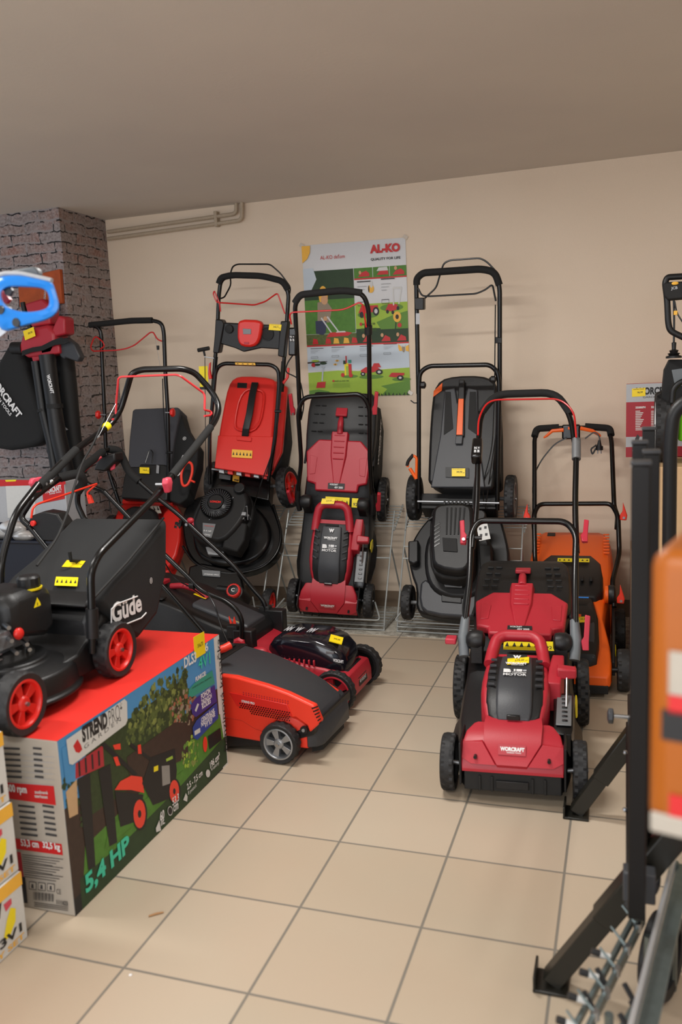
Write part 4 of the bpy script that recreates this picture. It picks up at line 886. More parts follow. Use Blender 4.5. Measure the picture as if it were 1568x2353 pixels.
up_ = [w6(1418, 1215, 2.7), w6(1420, 1185, 2.75), w6(1412, 1165, 2.77), w6(1406, 1010, 2.96), w6(1398, 982, 3.0), w6(1240, 984, 3.0), w6(1229, 1005, 2.97), w6(1229, 1180, 2.75), w6(1229, 1215, 2.7)]
u = B().tube(up_, .0115, 'tube', 12, .03).build('upper_handle', t)
for a in ([w6(1405, 1000, 2.97), w6(1402, 984, 3.0), w6(1345, 980, 3.0)], [w6(1229, 1003, 2.97), w6(1234, 985, 3.0), w6(1285, 982, 3.0)]): B().tube(a, .018, 'foam', 12, .02).build('foam_grip', u)
c = w6(1313, 992, 2.99); b = B(); b.box(c, (.09, .05, .075), 'black_gloss'); sw = b.build('switch_box', u, .008); b = B(); b.box(V(c) + V((-.002, -.028, .02)), (.026, .008, .014), 'orange'); b.build('safety_button', sw, .002)
for pts in ([(1296, 988), (1270, 990), (1256, 1002), (1250, 1006)], [(1334, 984), (1362, 990), (1378, 1000), (1381, 1003)]): B().tube([w6(x, y, 2.95) for x, y in pts], [.010, .009, .007, .004], 'orange', 8).build('switch_lever', sw)
B().tube([w6(x, y, 2.95) for x, y in ((1303, 1006), (1275, 1020), (1246, 1055), (1230, 1085), (1224, 1120), (1227, 1160), (1222, 1200), (1228, 1240), (1222, 1290))], .0035, 'black_gloss', 6, .04).build('cable', t)
B().tube([w6(x, y, 2.93) for x, y in ((1345, 1008), (1366, 992), (1377, 1000), (1380, 1015))], .0035, 'black_gloss', 6, .02).build('cable', t)
b = B(); c = V(w6(1378, 1025, 2.93)); b.cyl(c, c + V((0, 0, .03)), .012, 'black', .006); b.cyl(c - V((0, 0, .02)), c, .018, 'black')
for dx in (-.008, .008): b.cyl(c + V((dx, 0, -.02)), c + V((dx, 0, -.038)), .003, 'silver', seg=8)
b.build('power_plug', t); b = B(); b.tube([V(w6(x, y, 2.93)) for x, y in ((1372, 1022), (1358, 1032), (1362, 1045), (1370, 1030))], .004, 'black', 6, .01); b.build('cable_hook', t)
for x, y, yy, s in ((1425, 1188, 2.72, 1), (1220, 1190, 2.72, -1), (1418, 1378, 2.38, 1)):
    c = V(w6(x, y, yy)); b = B(); b.slab([c + V((0, -.02, -.012)), c + V((s * .03, -.02, -.014)), c + V((s * .034, -.02, .01)), c + V((s * .014, -.02, .075)), c + V((s * .012, -.02, .03)), c + V((0, -.02, .012))], (0, .016, 0), 'scarlet'); o = b.build('clamp_lever', t, .004)
    B().cyl(c + V((s * .018, -.024, 0)), c + V((s * .018, -.018, 0)), .006, 'chrome', seg=10).build('clamp_pin', o)
for s in (-1, 1):
    wheel(t, (s * .232, 0, .088), .088, .05, s, 'black', 6, rr=.7); wheel(t, (s * .225, .50, .105), .105, .055, s, 'black', 6, rr=.7); B().cyl((s * .17, 0, .088), (s * .22, 0, .088), .012, 'black_gloss').build('axle', t)
# ================================================================== scarlet corded mower on the floor (side view)
def wl(F): return lambda px, py, yw: V(F.M.T @ (np.array(W0.y(px, py, yw)) - F.t))
F = F7 = Fr(-.354, 1.285, 0, math.radians(86)); l = wl(F)
t = thing('lawn_mower', F, 'scarlet and black corded mower with silver front wheels, side-on behind the printed carton', 'lawn mower')
b = B(); b.body([(-.092, .165, .045, .142), (-.03, .172, .05, .175), (.08, .18, .055, .215), (.22, .182, .06, .25), (.36, .182, .06, .27), (.52, .18, .06, .26)], 'scarlet', .12)
sh_ = b.build('body_shell', t, .008)
b = B(); b.body([(-.135, .12, .05, .10), (-.118, .15, .05, .135), (-.088, .166, .05, .155)], 'charcoal', .2); b.body([(-.125, .09, .05, .125), (-.105, .118, .06, .158), (-.04, .135, .08, .198), (.06, .142, .1, .246), (.18, .146, .1, .284), (.30, .146, .1, .306), (.335, .142, .1, .31)], 'charcoal', .2)
tc = b.build('top_cover', t, .01)
b = B(); b.body([(.30, .14, .2, .312), (.50, .14, .2, .30)], 'black', .1); b.box((0, .40, .315), (.2, .14, .012), 'black_dull'); b.build('carry_recess', t, .006)
S(t, F, 'lower_skirt', [(500, 1652), (556, 1660), (604, 1690), (640, 1700), (720, 1664), (722, 1690), (612, 1719), (590, 1716), (505, 1718)], (-.176, 0, 0), .35, 'black', .006, 0, (1, 0, 0), off=(.35, 0, 0))
sp = S(t, F, 'side_panel', [(504, 1552), (540, 1556), (611, 1576), (661, 1594), (712, 1618), (722, 1622), (738, 1660), (712, 1684), (706, 1668), (680, 1650), (640, 1650), (610, 1685), (584, 1676), (556, 1658), (504, 1648)], (-.186, 0, 0), .03, 'scarlet', .006, 0, (1, 0, 0))
b = B(); P = [F.x(x, y, -.187) for x, y in ((527, 1590), (660, 1618), (672, 1646), (640, 1640), (545, 1622))]; b.slab(P, (-.003, 0, 0), 'red'); gp = b.build('grille_panel', sp, .002)
b = B()
for r in range(5):
    for k in range(22):
        x = 552 + 5.4 * k + (2.7 if r % 2 else 0); y = 1616 + 4.6 * r + .19 * (x - 552)
        if x > 668 or (r > 2 and x < 575): continue
        c = V(F.x(x, y, -.1905)); b.cyl(c, c + V((-.0012, 0, 0)), .0028, 'black_gloss', seg=6)
for k in range(18):
    for r in range(2):
        x = 560 + 6 * k; y = 1591 + 5 * r + .2 * (x - 560); c = V(F.x(x, y, -.1875)); b.cyl(c, c + V((-.0015, 0, 0)), .0024, 'crimson', seg=6)
tag(b.build('grille_holes', gp), kind='stuff')
b = B(); textpx(b, F, (-.19, 0, 0), (1, 0, 0), (556, 1613), (586, 1619), 'STREND PRO', .009, 'white', .03, .002); b.build('side_lettering', sp, smooth=False)
for k in range(6): S(sp, F, 'nose_slot', [(716 + 3.4 * k, 1627 + 7 * k), (731 + 1.6 * k, 1622 + 7 * k), (731 + 1.6 * k, 1625 + 7 * k), (717 + 3.4 * k, 1630 + 7 * k)], (-.1875, 0, 0), .003, 'black_gloss', 0, 0, (1, 0, 0))
b = B(); n7 = V((-.55, -.35, .75)).normalized(); p0 = (-.125, 0, .195)
b.text('STREND PRO', V((-.128, -.0, .190)), (0.0, -.075, -.04), (.028, .0, .018), 'white', .04, .006); b.text('GARDEN', V((-.138, -.01, .178)), (0, -.055, -.03), (.008, 0, .006), 'white', .0, .006); b.build('nose_lettering', tc, smooth=False)
T(t, F, 'carry_bar', [l(500, 1494, 1.18), l(515, 1490, 1.20), l(530, 1482, 1.22)], 0, .015, 'scarlet', 0)
b = B(); b.body([(-.12, .1, .02, .06), (-.09, .13, .02, .06)], 'black_dull', .1); b.build('front_skirt', t)
b = B(); c = V(F.x(700, 1676, -.185)); b.cyl(c, c + V((-.008, 0, 0)), .014, 'black'); b.cyl(c, c + V((-.012, 0, 0)), .006, 'silver'); b.build('body_bolt', t)
for s in (-1, 1): wheel(t, (s * .2, 0, .075), .075, .045, s, 'silver' if s < 0 else 'black', 5, rr=.78); wheel(t, (s * .2, .5, .09), .09, .045, s, 'black', 5, rr=.7)
B().cyl((-.2, 0, .075), (.2, 0, .075), .008, 'silver').build('front_axle', t)
Yf, Yn = 1.47, 1.10
T(t, F, 'handle_tube', [l(500, 1490, Yf), l(461, 1444, Yf), l(369, 1341, Yf), l(192, 1190, Yf)], 0, .0105, 'tube', .04)
T(t, F, 'handle_tube', [l(330, 1470, Yn), l(220, 1400, Yn), l(66, 1208, Yn)], 0, .0105, 'tube', .04)
u = T(t, F, 'handle_loop', [l(192, 1190, Yf), l(178, 1160, Yf), l(178, 1135, Yf), l(194, 1105, Yf), l(180, 1088, Yf - .03), l(137, 1099, Yf - .08), l(75, 1145, Yn + .04), l(46, 1190, Yn), l(66, 1208, Yn)], 0, .012, 'tube', .03)
T(u, F, 'foam_grip', [l(178, 1130, Yf), l(194, 1107, Yf), l(182, 1087, Yf - .03), l(137, 1098, Yf - .08)], 0, .019, 'foam', .03)
sw = S(t, F, 'switch_box', [l(60, 1203, Yn), l(100, 1176, Yn), l(112, 1175, Yn), l(150, 1210, Yn), l(148, 1225, Yn), l(127, 1243, Yn), l(85, 1243, Yn)], 0, .0, 'black', .006) if False else B().slab([l(60, 1205, Yn), l(72, 1185, Yn), (l(100, 1175, Yn)), l(130, 1180, Yn), l(148, 1208, Yn), l(147, 1222, Yn), l(127, 1244, Yn), l(85, 1244, Yn)], (.06, 0, 0), 'black').build('switch_box', t, .006)
c = l(79, 1202, Yn); B().cyl(c, c + V((-.012, 0, 0)), .011, 'red').build('safety_button', sw, .002)
T(sw, F, 'red_bail', [l(72, 1190, Yn), l(75, 1168, Yn), l(84, 1159, Yn + .02), l(224, 1111, Yf), l(200, 1132, Yf), l(203, 1145, Yf)], 0, .0042, 'scarlet', .01)
S(t, F, 'bail_clip', [l(198, 1138, Yf), l(206, 1140, Yf), l(212, 1156, Yf), l(203, 1158, Yf)], 0, .0, 'scarlet', .001) if False else B().slab([l(198, 1136, Yf), l(206, 1138, Yf), l(213, 1156, Yf), l(203, 1158, Yf)], (.012, 0, 0), 'scarlet').build('bail_clip', t, .001)
T(t, F, 'cable', [l(475, 1360, 1.40), l(486, 1376, 1.38), l(497, 1400, 1.36), l(508, 1440, 1.34), l(524, 1478, 1.33)], 0, .0035, 'black_gloss', .03)
# ================================================================== battery mower with smoked cover on the floor
F = F8 = Fr(-.315, 1.72, 0, math.radians(88)); l = wl(F)
t = thing('lawn_mower', F, 'crimson mower with a smoked battery cover and red near wheel, behind the scarlet mower', 'lawn mower')
b = B(); b.body([(-.062, .115, .05, .105), (-.045, .132, .045, .145), (-.0, .132, .045, .152), (.06, .13, .05, .17), (.3, .15, .05, .205), (.40, .165, .06, .24), (.5, .17, .06, .25)], 'crimson', .2)
for k in range(9): b.box((-.135, .10 + .022 * k, .19), (.012, .008, .03), 'crimson')
bd = b.build('body_shell', t, .005)
yplate(bd, 'nose_badge', (-.05, -.064, .075), V((.1, 0, 0)), V((0, .004, .035)), 'print_black', [('40V WORCRAFT', .1, .3, .9, .7)], tm='white')
b = B(); b.body([(-.022, .07, .13, .19), (-.008, .095, .13, .225), (.035, .112, .13, .262), (.10, .118, .14, .285), (.24, .118, .15, .29), (.30, .105, .16, .27), (.33, .08, .18, .235)], 'smoke', .3)
sc_ = b.build('battery_cover', t, .006)
b = B(); b.body([(-.03, .09, .1, .15), (.3, .13, .1, .19)], 'black', .2); b.build('motor_base', t, .005)
b = B(); o = V((-.05, .27, .2935))
for a0, a1, tx_ in ((0, .03, 'NN'), (.045, .075, 'W'), (.105, .14, 'IW')): b.text(tx_, o + V((0, -a0, 0)), (0, -(a1 - a0), 0), (.06, 0, 0), 'pale_grey', .06, .001)
b.text('WORCRAFT', V((-.119, .02, .2)), (0, -.045, -.005), (.0, .0, .014), 'white', .03, .002); b.build('cover_lettering', sc_, smooth=False)
yplate(sc_, 'price_tag', V((-.085, .05, .272)), V((.015, -.05, -.016)), V((.05, .01, .012)), 'tag_yellow', [('399,99', .3, .35, .8, .6)], lift=.004)
bb((-.115, .035, .235), (.005, .035, .012), 'plate', 'cover_catch', sc_, .002)
b = B(); b.body([(.40, .12, .2, .27), (.43, .165, .1, .31), (.52, .175, .1, .335), (.66, .178, .12, .385), (.74, .16, .12, .41)], 'black', .15); b.body([(.42, .09, .2, .318), (.68, .10, .2, .408)], 'charcoal', .15); fl = b.build('discharge_flap', t, .006)
yplate(fl, 'warning_label', V((-.085, .45, .326)), V((.0, .11, .035)) * .9, V((.045, -.006, 0)), 'yellow', (), 5); yplate(fl, 'warning_label', V((-.02, .655, .405)), V((0, .06, .02)), V((.03, 0, 0)), 'yellow', (), 3)
b = B(); b.body([(.60, .17, .1, .36), (.75, .185, .1, .42), (.95, .185, .15, .47), (1.04, .165, .25, .48)], 'black', .12)
for k in range(3):
    b.box((-.155, .80 + .06 * k, .437 + .015 * k), (.04, .045, .008), 'black_dull')
cat = b.build('grass_catcher', t, .01)
b = B(); b.tube([(0, .66, .40), (0, .70, .44), (0, .78, .456), (0, .84, .45)], .014, 'crimson', 10, .02)
for k in range(4): b.box((0, .71 + .02 * k, .46), (.03, .008, .006), 'crimson')
b.build('catcher_grip', cat, .002); b = B(); b.box((0, .885, .468), (.07, .045, .02), 'crimson'); b.build('grip_cap', cat, .004)
for s in (-1, 1):
    b = B(); b.box((s * .155, .40, .27), (.05, .09, .11), 'black'); b.box((s * .155, .45, .31), (.04, .05, .06), 'black_dull'); b.build('handle_bracket', t, .006)
    b = B(); b.lathe([(.012, 0), (.028, .004), (.03, .016), (.02, .024)], (s * .178, .41, .27), (s, 0, 0), 'crimson', 7); b.build('bracket_knob', t, .002)
b = B(); b.sph((-.165, .33, .235), .03, 'crimson', .8, 1.3, .7); b.build('grip_knob', t)
b = B(); b.slab([(-.14, .44, .28), (-.14, .47, .28), (-.14, .48, .37), (-.14, .465, .33), (-.14, .455, .37)], (.01, 0, 0), 'scarlet'); b.build('release_catch', t, .002)
B().cyl((-.17, 0, .09), (.17, 0, .09), .008, 'silver').build('front_axle', t)
wheel(t, (-.172, 0, .09), .09, .042, -1, 'crimson', 5, rr=.8); wheel(t, (.172, 0, .09), .09, .042, 1, 'black', 5, rr=.8)
for s in (-1, 1): wheel(t, (s * .185, .5, .1), .1, .042, s, 'black', 5, rr=.7)
Yf, Yn = 1.88, 1.55
T(t, F, 'handle_tube', [l(611, 1420, Yf), l(611, 1394, Yf), l(602, 1376, Yf), l(585, 1358, Yf), l(540, 1303, Yf), l(408, 1180, Yf), l(360, 1142, Yf), l(318, 1105, Yf)], 0, .0105, 'tube', .03)
T(t, F, 'handle_tube', [l(556, 1470, Yn), l(556, 1424, Yn), l(545, 1402, Yn), l(518, 1380, Yn), l(460, 1356, Yn), l(436, 1330, Yn), l(369, 1266, Yn), l(240, 1130, Yn)], 0, .0105, 'tube', .03)
u = T(t, F, 'handle_loop', [l(322, 1107, Yf), l(296, 1085, Yf), l(281, 1050, Yf), l(272, 1034, Yf - .02), l(240, 1034, Yf - .08), l(186, 1078, Yn + .05), l(196, 1110, Yn), l(240, 1130, Yn)], 0, .011, 'tube', .03)
T(u, F, 'foam_grip', [l(320, 1106, Yf), l(296, 1085, Yf), l(281, 1050, Yf), l(272, 1034, Yf - .02), l(250, 1032, Yf - .06)], 0, .018, 'foam', .03); T(u, F, 'foam_grip', [l(236, 1038, Yf - .09), l(188, 1076, Yn + .05), l(182, 1092, Yn + .02)], 0, .018, 'foam', .02)
sw = B().slab([l(228, 1050, 1.78), l(262, 1040, 1.78), l(265, 1060, 1.78), l(240, 1084, 1.78), l(214, 1080, 1.78)], (.07, 0, 0), 'black').build('switch_box', t, .008)
T(sw, F, 'red_bail', [l(190, 1086, 1.66), l(212, 1066, 1.7), l(233, 1050, 1.74)], 0, .006, 'crimson', 0); B().slab([l(253, 1055, 1.8), l(264, 1052, 1.8), l(262, 1078, 1.8), l(253, 1082, 1.8)], (.012, 0, 0), 'cap_pink').build('red_paddle', sw, .003)
T(t, F, 'cable', [l(246, 1075, 1.8), l(262, 1100, 1.82), l(270, 1120, 1.84), l(258, 1135, 1.84), l(250, 1150, 1.84), l(256, 1180, 1.84)], 0, .003, 'black_gloss', .03, seg=6)
T(t, F, 'cable', [l(369, 1275, Yn), l(400, 1330, Yn), l(440, 1350, Yn), l(470, 1372, Yn)], 0, .003, 'black_gloss', .03, seg=6)
c = l(433, 1204, Yf); B().cyl(c + V((-.02, 0, 0)), c + V((.01, 0, 0)), .007, 'chrome', seg=10).build('clamp_bolt', t); c = l(438, 1196, Yf); B().sph(c, .018, 'crimson', .7, 1, .8).build('clamp_knob', t)
c = l(443, 1345, Yn); B().cyl(c - V((0, .01, 0)), c + V((0, .012, 0)), .015, 'black').build('cable_tie', t)
# ================================================================== printed carton
BX0, BX1, BY0, BY1, BZ = -1.10, -.553, .136, 1.03, .48
t = thing('carton', (BX0, BY0, 0), 'large red-topped printed carton on the floor with the black petrol mower standing on it', 'carton')
b = B(); b.box(((BX1 - BX0) / 2, (BY1 - BY0) / 2, BZ / 2), (BX1 - BX0, BY1 - BY0, BZ), 'card_grey'); b.build('cardboard', t, .003)
def wd(O, U, Vv, face):  # printing layers on a box face, positions in metres local to the carton
    return Dec(O, U, Vv)
d = Dec((0, 0, BZ + .0004), (BX1 - BX0, 0, 0), (0, BY1 - BY0, 0)); d.R(0, 0, 1, 1, 'box_scarlet')
def tb(b, s, px0, px1, h, m, bold, plane, off=.0009, z=None):
    A, Bq = V(plane(*px0)), V(plane(*px1)); o = V((BX0, BY0, 0)); A, Bq = A - o, Bq - o
    return A, Bq
def tline(d, s, plane, p0, p1, h, m, bold=.02, up=(0, 0, 1), n=(1, 0, 0)):
    o = V((BX0, BY0, 0)); A, Bq = V(plane(*p0)) - o, V(plane(*p1)) - o; nn = V(n); u = Bq - A; v = (V(up) - u.normalized() * V(up).dot(u.normalized())).normalized() * h
    d.b.text(s, A + nn * (.0003 * (d.k + 1)), u, v, m, bold, .0); d.k += .05
ptop = lambda x, y: W0.z(x, y, BZ); pside = lambda x, y: W0.x(x, y, BX1); pfr = lambda x, y: W0.y(x, y, BY0)
tline(d, 'Benzínová', ptop, (172, 1618), (252, 1577), .040, 'white', .06, (-1, .0, 0), (0, 0, 1)); tline(d, 'kosačka', ptop, (200, 1616), (274, 1572), .026, 'white', .03, (-1, 0, 0), (0, 0, 1))
tline(d, '5.4 HP', ptop, (288, 1560), (354, 1520), .045, 'crimson', .03, (-1, 0, 0), (0, 0, 1)); d.b.build('top_printing', t, smooth=False)
L = BY1 - BY0; d = Dec((BX1 - BX0 + .0005, 0, 0), (0, L, 0), (0, 0, BZ))
def uv(px, py): P = W0.x(px, py, BX1); return ((P[1] - BY0) / L, P[2] / BZ)
def PP(pts, m): return d.P([uv(*p) for p in pts], m)
d.R(0, 0, .955, 1, 'sky_blue'); d.R(0, 0, .955, .62, 'bark'); d.R(.955, 0, 1, 1, 'label_white')
PP([(195, 1945), (505, 1640), (520, 1735), (190, 2060)], 'grass'); d.R(0, 0, .955, .10, 'print_black'); PP([(183, 2020), (300, 1920), (420, 1800), (518, 1690), (522, 1752), (190, 2105)], 'forest')
random.seed(5)
def foliage(poly, n, mats, sz=.012):
    us = [uv(*p) for p in poly]; u0, u1 = min(u for u, _ in us), max(u for u, _ in us); v0, v1 = min(v for _, v in us), max(v for _, v in us)
    def inside(u, v):
        c = False
        for (a, b_), (e, f) in zip(us, us[1:] + us[:1]):
            if (b_ > v) != (f > v) and u < (e - a) * (v - b_) / (f - b_) + a: c = not c
        return c
    k = 0
    while k < n:
        u, v = random.uniform(u0, u1), random.uniform(v0, v1)
        if not inside(u, v): continue
        k += 1; r = sz * random.uniform(.5, 1.4); a0 = random.random() * 6
        d.k -= .115
        d.P([(u + r * math.cos(a0 + i * PI * 2 / 5) * random.uniform(.6, 1.2), v + 1.9 * r * math.sin(a0 + i * PI * 2 / 5) * random.uniform(.6, 1.2)) for i in range(5)], random.choice(mats))
PP([(195, 1700), (260, 1660), (300, 1650), (420, 1560), (430, 1720), (200, 1880)], 'leafy_dark')
foliage([(285, 1700), (300, 1650), (330, 1600), (350, 1572), (395, 1545), (425, 1530), (432, 1640), (340, 1700), (300, 1720)], 260, ['leafy', 'leafy_dark', 'leafy_light', 'leafy'])
foliage([(420, 1545), (430, 1538), (434, 1640), (425, 1660)], 50, ['forest', 'leafy_dark', 'leafy'])
foliage([(388, 1620), (420, 1585), (450, 1580), (448, 1650), (400, 1680)], 90, ['copper_leaf', 'bark', 'cloth_print'], .009)
foliage([(140, 1800), (165, 1770), (185, 1800), (190, 1900), (160, 1870)], 60, ['leafy_dark', 'forest'], .008)
PP([(290, 1740), (400, 1660), (430, 1660), (432, 1740), (300, 1800)], 'bark'); foliage([(412, 1725), (440, 1690), (458, 1695), (456, 1755), (420, 1765)], 60, ['hill_dark', 'leafy_light', 'hill'], .008)
PP([(140, 1720), (185, 1690), (190, 1790), (150, 1800)], 'sky_blue'); PP([(150, 1820), (175, 1790), (178, 1870), (158, 1880)], 'card')
PP([(240, 1950), (300, 1900), (420, 1790), (420, 1770), (250, 1900)], 'grass')
# man's legs and checked shirt in the picture
PP([(172, 1755), (235, 1712), (238, 1760), (172, 1790)], 'crimson'); PP([(176, 1790), (205, 1775), (218, 1990), (202, 2000)], 'print_black'); PP([(225, 1770), (252, 1755), (268, 1935), (250, 1945)], 'print_black')
for k in range(4): PP([(178 + 15 * k, 1750 - 8 * k), (182 + 15 * k, 1748 - 8 * k), (184 + 15 * k, 1782 - 8 * k), (180 + 15 * k, 1785 - 8 * k)], 'print_black')
# pictured mower
PP([(230, 1712), (240, 1706), (315, 1778), (308, 1784)], 'print_black'); PP([(300, 1706), (360, 1752), (356, 1758), (296, 1714)], 'print_black'); PP([(258, 1712), (275, 1708), (276, 1722), (262, 1722)], 'scarlet'); PP([(259, 1740), (268, 1738), (275, 1758), (266, 1760)], 'scarlet'); PP([(315, 1712), (322, 1710), (324, 1732), (316, 1732)], 'scarlet')
PP([(262, 1815), (275, 1795), (300, 1782), (325, 1785), (330, 1822), (300, 1815)], 'scarlet'); PP([(262, 1818), (328, 1826), (318, 1885), (275, 1900)], 'print_black'); PP([(325, 1800), (345, 1740), (400, 1720), (405, 1770), (400, 1830), (350, 1850)], 'print_black'); PP([(370, 1760), (388, 1758), (390, 1800), (372, 1806)], 'silver')
PP([(352, 1762), (362, 1758), (362, 1770), (352, 1774)], 'yellow'); PP([(380, 1744), (395, 1736), (396, 1743), (381, 1750)], 'hill')
def ell(px, py, rx, ry, m): PP([(px + rx * math.cos(a * PI / 8), py + ry * math.sin(a * PI / 8)) for a in range(16)], m)
ell(320, 1870, 17, 38, 'print_black'); ell(319, 1870, 14, 33, 'scarlet'); ell(319, 1870, 4, 9, 'print_black'); ell(400, 1818, 14, 30, 'print_black'); ell(399, 1818, 11, 26, 'scarlet'); ell(399, 1818, 3, 7, 'print_black'); ell(470, 1710, 5, 18, 'scarlet'); PP([(476, 1692), (505, 1672), (508, 1700), (480, 1722)], 'print_black')
# white maker panel
PP([(150, 1700), (284, 1606), (290, 1612), (291, 1655), (287, 1665), (165, 1757), (157, 1755)], 'label_white'); PP([(176, 1698), (184, 1712), (187, 1722), (180, 1730), (172, 1728), (166, 1714)], 'box_red')
PP([(432, 1585), (445, 1570), (486, 1540), (492, 1570), (440, 1602), (432, 1598)], 'teal'); PP([(437, 1620), (448, 1604), (492, 1574), (497, 1612), (448, 1648), (440, 1640)], 'indigo'); PP([(441, 1672), (450, 1655), (497, 1614), (500, 1650), (452, 1700), (443, 1695)], 'navy')
PP([(446, 1632), (452, 1616), (456, 1618), (449, 1636)], 'label_white'); PP([(445, 1680), (458, 1672), (459, 1682), (446, 1690)], 'label_white')
for s_, a, c_, h_, m_, bo in (('STREND', (188, 1708), (246, 1670), .045, 'print_black', .06), ('PRO*', (250, 1668), (281, 1645), .045, 'ink', -.01), ('G A R D E N', (192, 1722), (276, 1656), .012, 'ink', .0),
    ('5,4 HP', (197, 2062), (298, 1960), .062, 'mint', .04), ('DLS3', (422, 1536), (450, 1520), .035, 'white', .03), ('6', (470, 1498), (477, 1495), .03, 'white', .03), ('4V1', (455, 1540), (482, 1524), .042, 'mint', .01),
    ('FUNKCIE:', (448, 1567), (472, 1551), .016, 'white', .04), ('POHON', (461, 1608), (482, 1592), .020, 'white', .03), ('ZADNÝCH', (461, 1620), (485, 1603), .020, 'white', .03), ('KOLIES', (463, 1630), (483, 1615), .020, 'white', .03),
    ('CENTRÁLNE', (461, 1660), (491, 1636), .018, 'white', .03), ('NASTAVENIE', (461, 1671), (493, 1645), .018, 'white', .03), ('VÝŠKY', (469, 1673), (487, 1660), .018, 'white', .03),
    ('2,5 - 7,5 cm', (429, 1818), (464, 1783), .025, 'white', .02), ('8 pozícií', (431, 1829), (450, 1810), .016, 'white', .0), ('196 cm³', (482, 1767), (504, 1742), .026, 'white', .03), ('4-taktný', (484, 1775), (502, 1757), .016, 'white', .0),
    ('53,3', (395, 1855), (410, 1842), .03, 'white', .02), ('cm', (397, 1866), (408, 1858), .02, 'white', .02), ('60', (366, 1888), (376, 1880), .03, 'white', .03), ('lit.', (368, 1898), (377, 1892), .022, 'white', .02), ('moderný, pohon, nastavenie', (440, 1585), (484, 1559), .010, 'forest', .0)): tline(d, s_, pside, a, c_, h_, m_, bo)
ell(389, 1863, 6, 11, 'label_white'); ell(389, 1863, 5, 9, 'print_black'); PP([(356, 1903), (364, 1884), (368, 1908), (357, 1912)], 'label_white'); PP([(419, 1838), (425, 1822), (429, 1830), (428, 1842)], 'label_white'); ell(476, 1777, 5, 9, 'label_white')
o = V((BX0, BY0, 0)); A = V(pside(521, 1722)) - o; d.b.text('Benzínová kosačka', A + V((.0003 * (d.k + 2), .004, .0)), (0, 0, BZ * .86), (0, -.030, 0), 'print_black', .0, .0)
d.b.build('side_printing', t, smooth=False)
yplate(t, 'price_tag', V(pside(447, 1515)) - o + V((.002, 0, 0)), (V(pside(471, 1500)) - V(pside(447, 1515))), V((0, 0, .075)), 'tag_yellow', [('316,73', .3, .4, .8, .6)], lift=.001)
Wb = BX1 - BX0; d = Dec((0, -.0005, 0), (Wb, 0, 0), (0, 0, BZ))
def uv(px, py): P = W0.y(px, py, BY0); return ((P[0] - BX0) / Wb, P[2] / BZ)
PP([(0, 1795), (124, 1806), (129, 1850), (0, 1832)], 'box_red'); PP([(20, 1924), (142, 1939), (145, 1965), (20, 1948)], 'box_red'); PP([(28, 1955), (48, 1958), (62, 2075), (40, 2070)], 'crimson'); PP([(40, 2012), (58, 2015), (64, 2075), (45, 2073)], 'navy_crate')
for r in range(6):
    for c_, (x0, x1) in enumerate(((2, 46), (76, 96))): PP([(x0 + r, 1716 + 13 * r), (x1 + r, 1718 + 13 * r), (x1 + r, 1723 + 13 * r), (x0 + r, 1721 + 13 * r)], 'ink')
    for x0, x1 in ((42, 80), (98, 124)): PP([(x0 + r * 1.5, 1848 + 13 * r), (x1 + r * 1.5, 1852 + 13 * r), (x1 + r * 1.5, 1857 + 13 * r), (x0 + r * 1.5, 1853 + 13 * r)], 'ink')
    PP([(5, 1730 + 13 * r), (124, 1739 + 13 * r), (124, 1740 + 13 * r), (5, 1731 + 13 * r)], 'pale_grey')
for r in range(11): PP([(52 + .6 * r, 1962 + 5 * r), (146 - (r % 4) * 8, 1973 + 5 * r), (146 - (r % 4) * 8, 1974.5 + 5 * r), (52 + .6 * r, 1963.5 + 5 * r)], 'ink')
for k in range(3): x = 68 + 21 * k; PP([(x, 2024 + 2 * k), (x + 17, 2026 + 2 * k), (x + 17, 2044 + 2 * k), (x, 2042 + 2 * k)], 'ink'); PP([(x + 1.2, 2025.5 + 2 * k), (x + 15.8, 2027.5 + 2 * k), (x + 15.8, 2042.5 + 2 * k), (x + 1.2, 2040.5 + 2 * k)], 'card_grey'); PP([(x + 6, 2030 + 2 * k), (x + 10, 2030 + 2 * k), (x + 11, 2040 + 2 * k), (x + 5, 2039 + 2 * k)], 'ink')
for k in range(18): x = 78 + 2.6 * k; PP([(x, 2048 + .1 * (x - 78)), (x + .7 + (k % 3) * .5, 2048 + .1 * (x - 78)), (x + .9 + (k % 3) * .5, 2066 + .1 * (x - 78)), (x + .4, 2066 + .1 * (x - 78))], 'ink')
for r in range(3): PP([(80, 2071 + 4 * r), (158, 2082 + 4 * r), (158, 2083.4 + 4 * r), (80, 2072.4 + 4 * r)], 'ink')
for s_, a, c_, h_, m_, bo in (('3600 rpm', (12, 1822), (65, 1827), .028, 'white', .04), ('53,3 cm', (51, 1945), (92, 1950), .024, 'white', .03), ('32,5 kg', (101, 1951), (141, 1957), .024, 'white', .03), ('CE', (132, 2052), (142, 2054), .014, 'ink', .0), ('1111623', (132, 2076), (158, 2080), .013, 'ink', .03), ('zosilnené', (82, 1822), (112, 1824), .009, 'label_white', .02), ('szerkezet', (82, 1831), (112, 1834), .009, 'label_white', .02)): tline(d, s_, pfr, a, c_, h_, m_, bo, (0, 0, 1), (0, -1, 0))
d.b.build('end_printing', t, smooth=False)
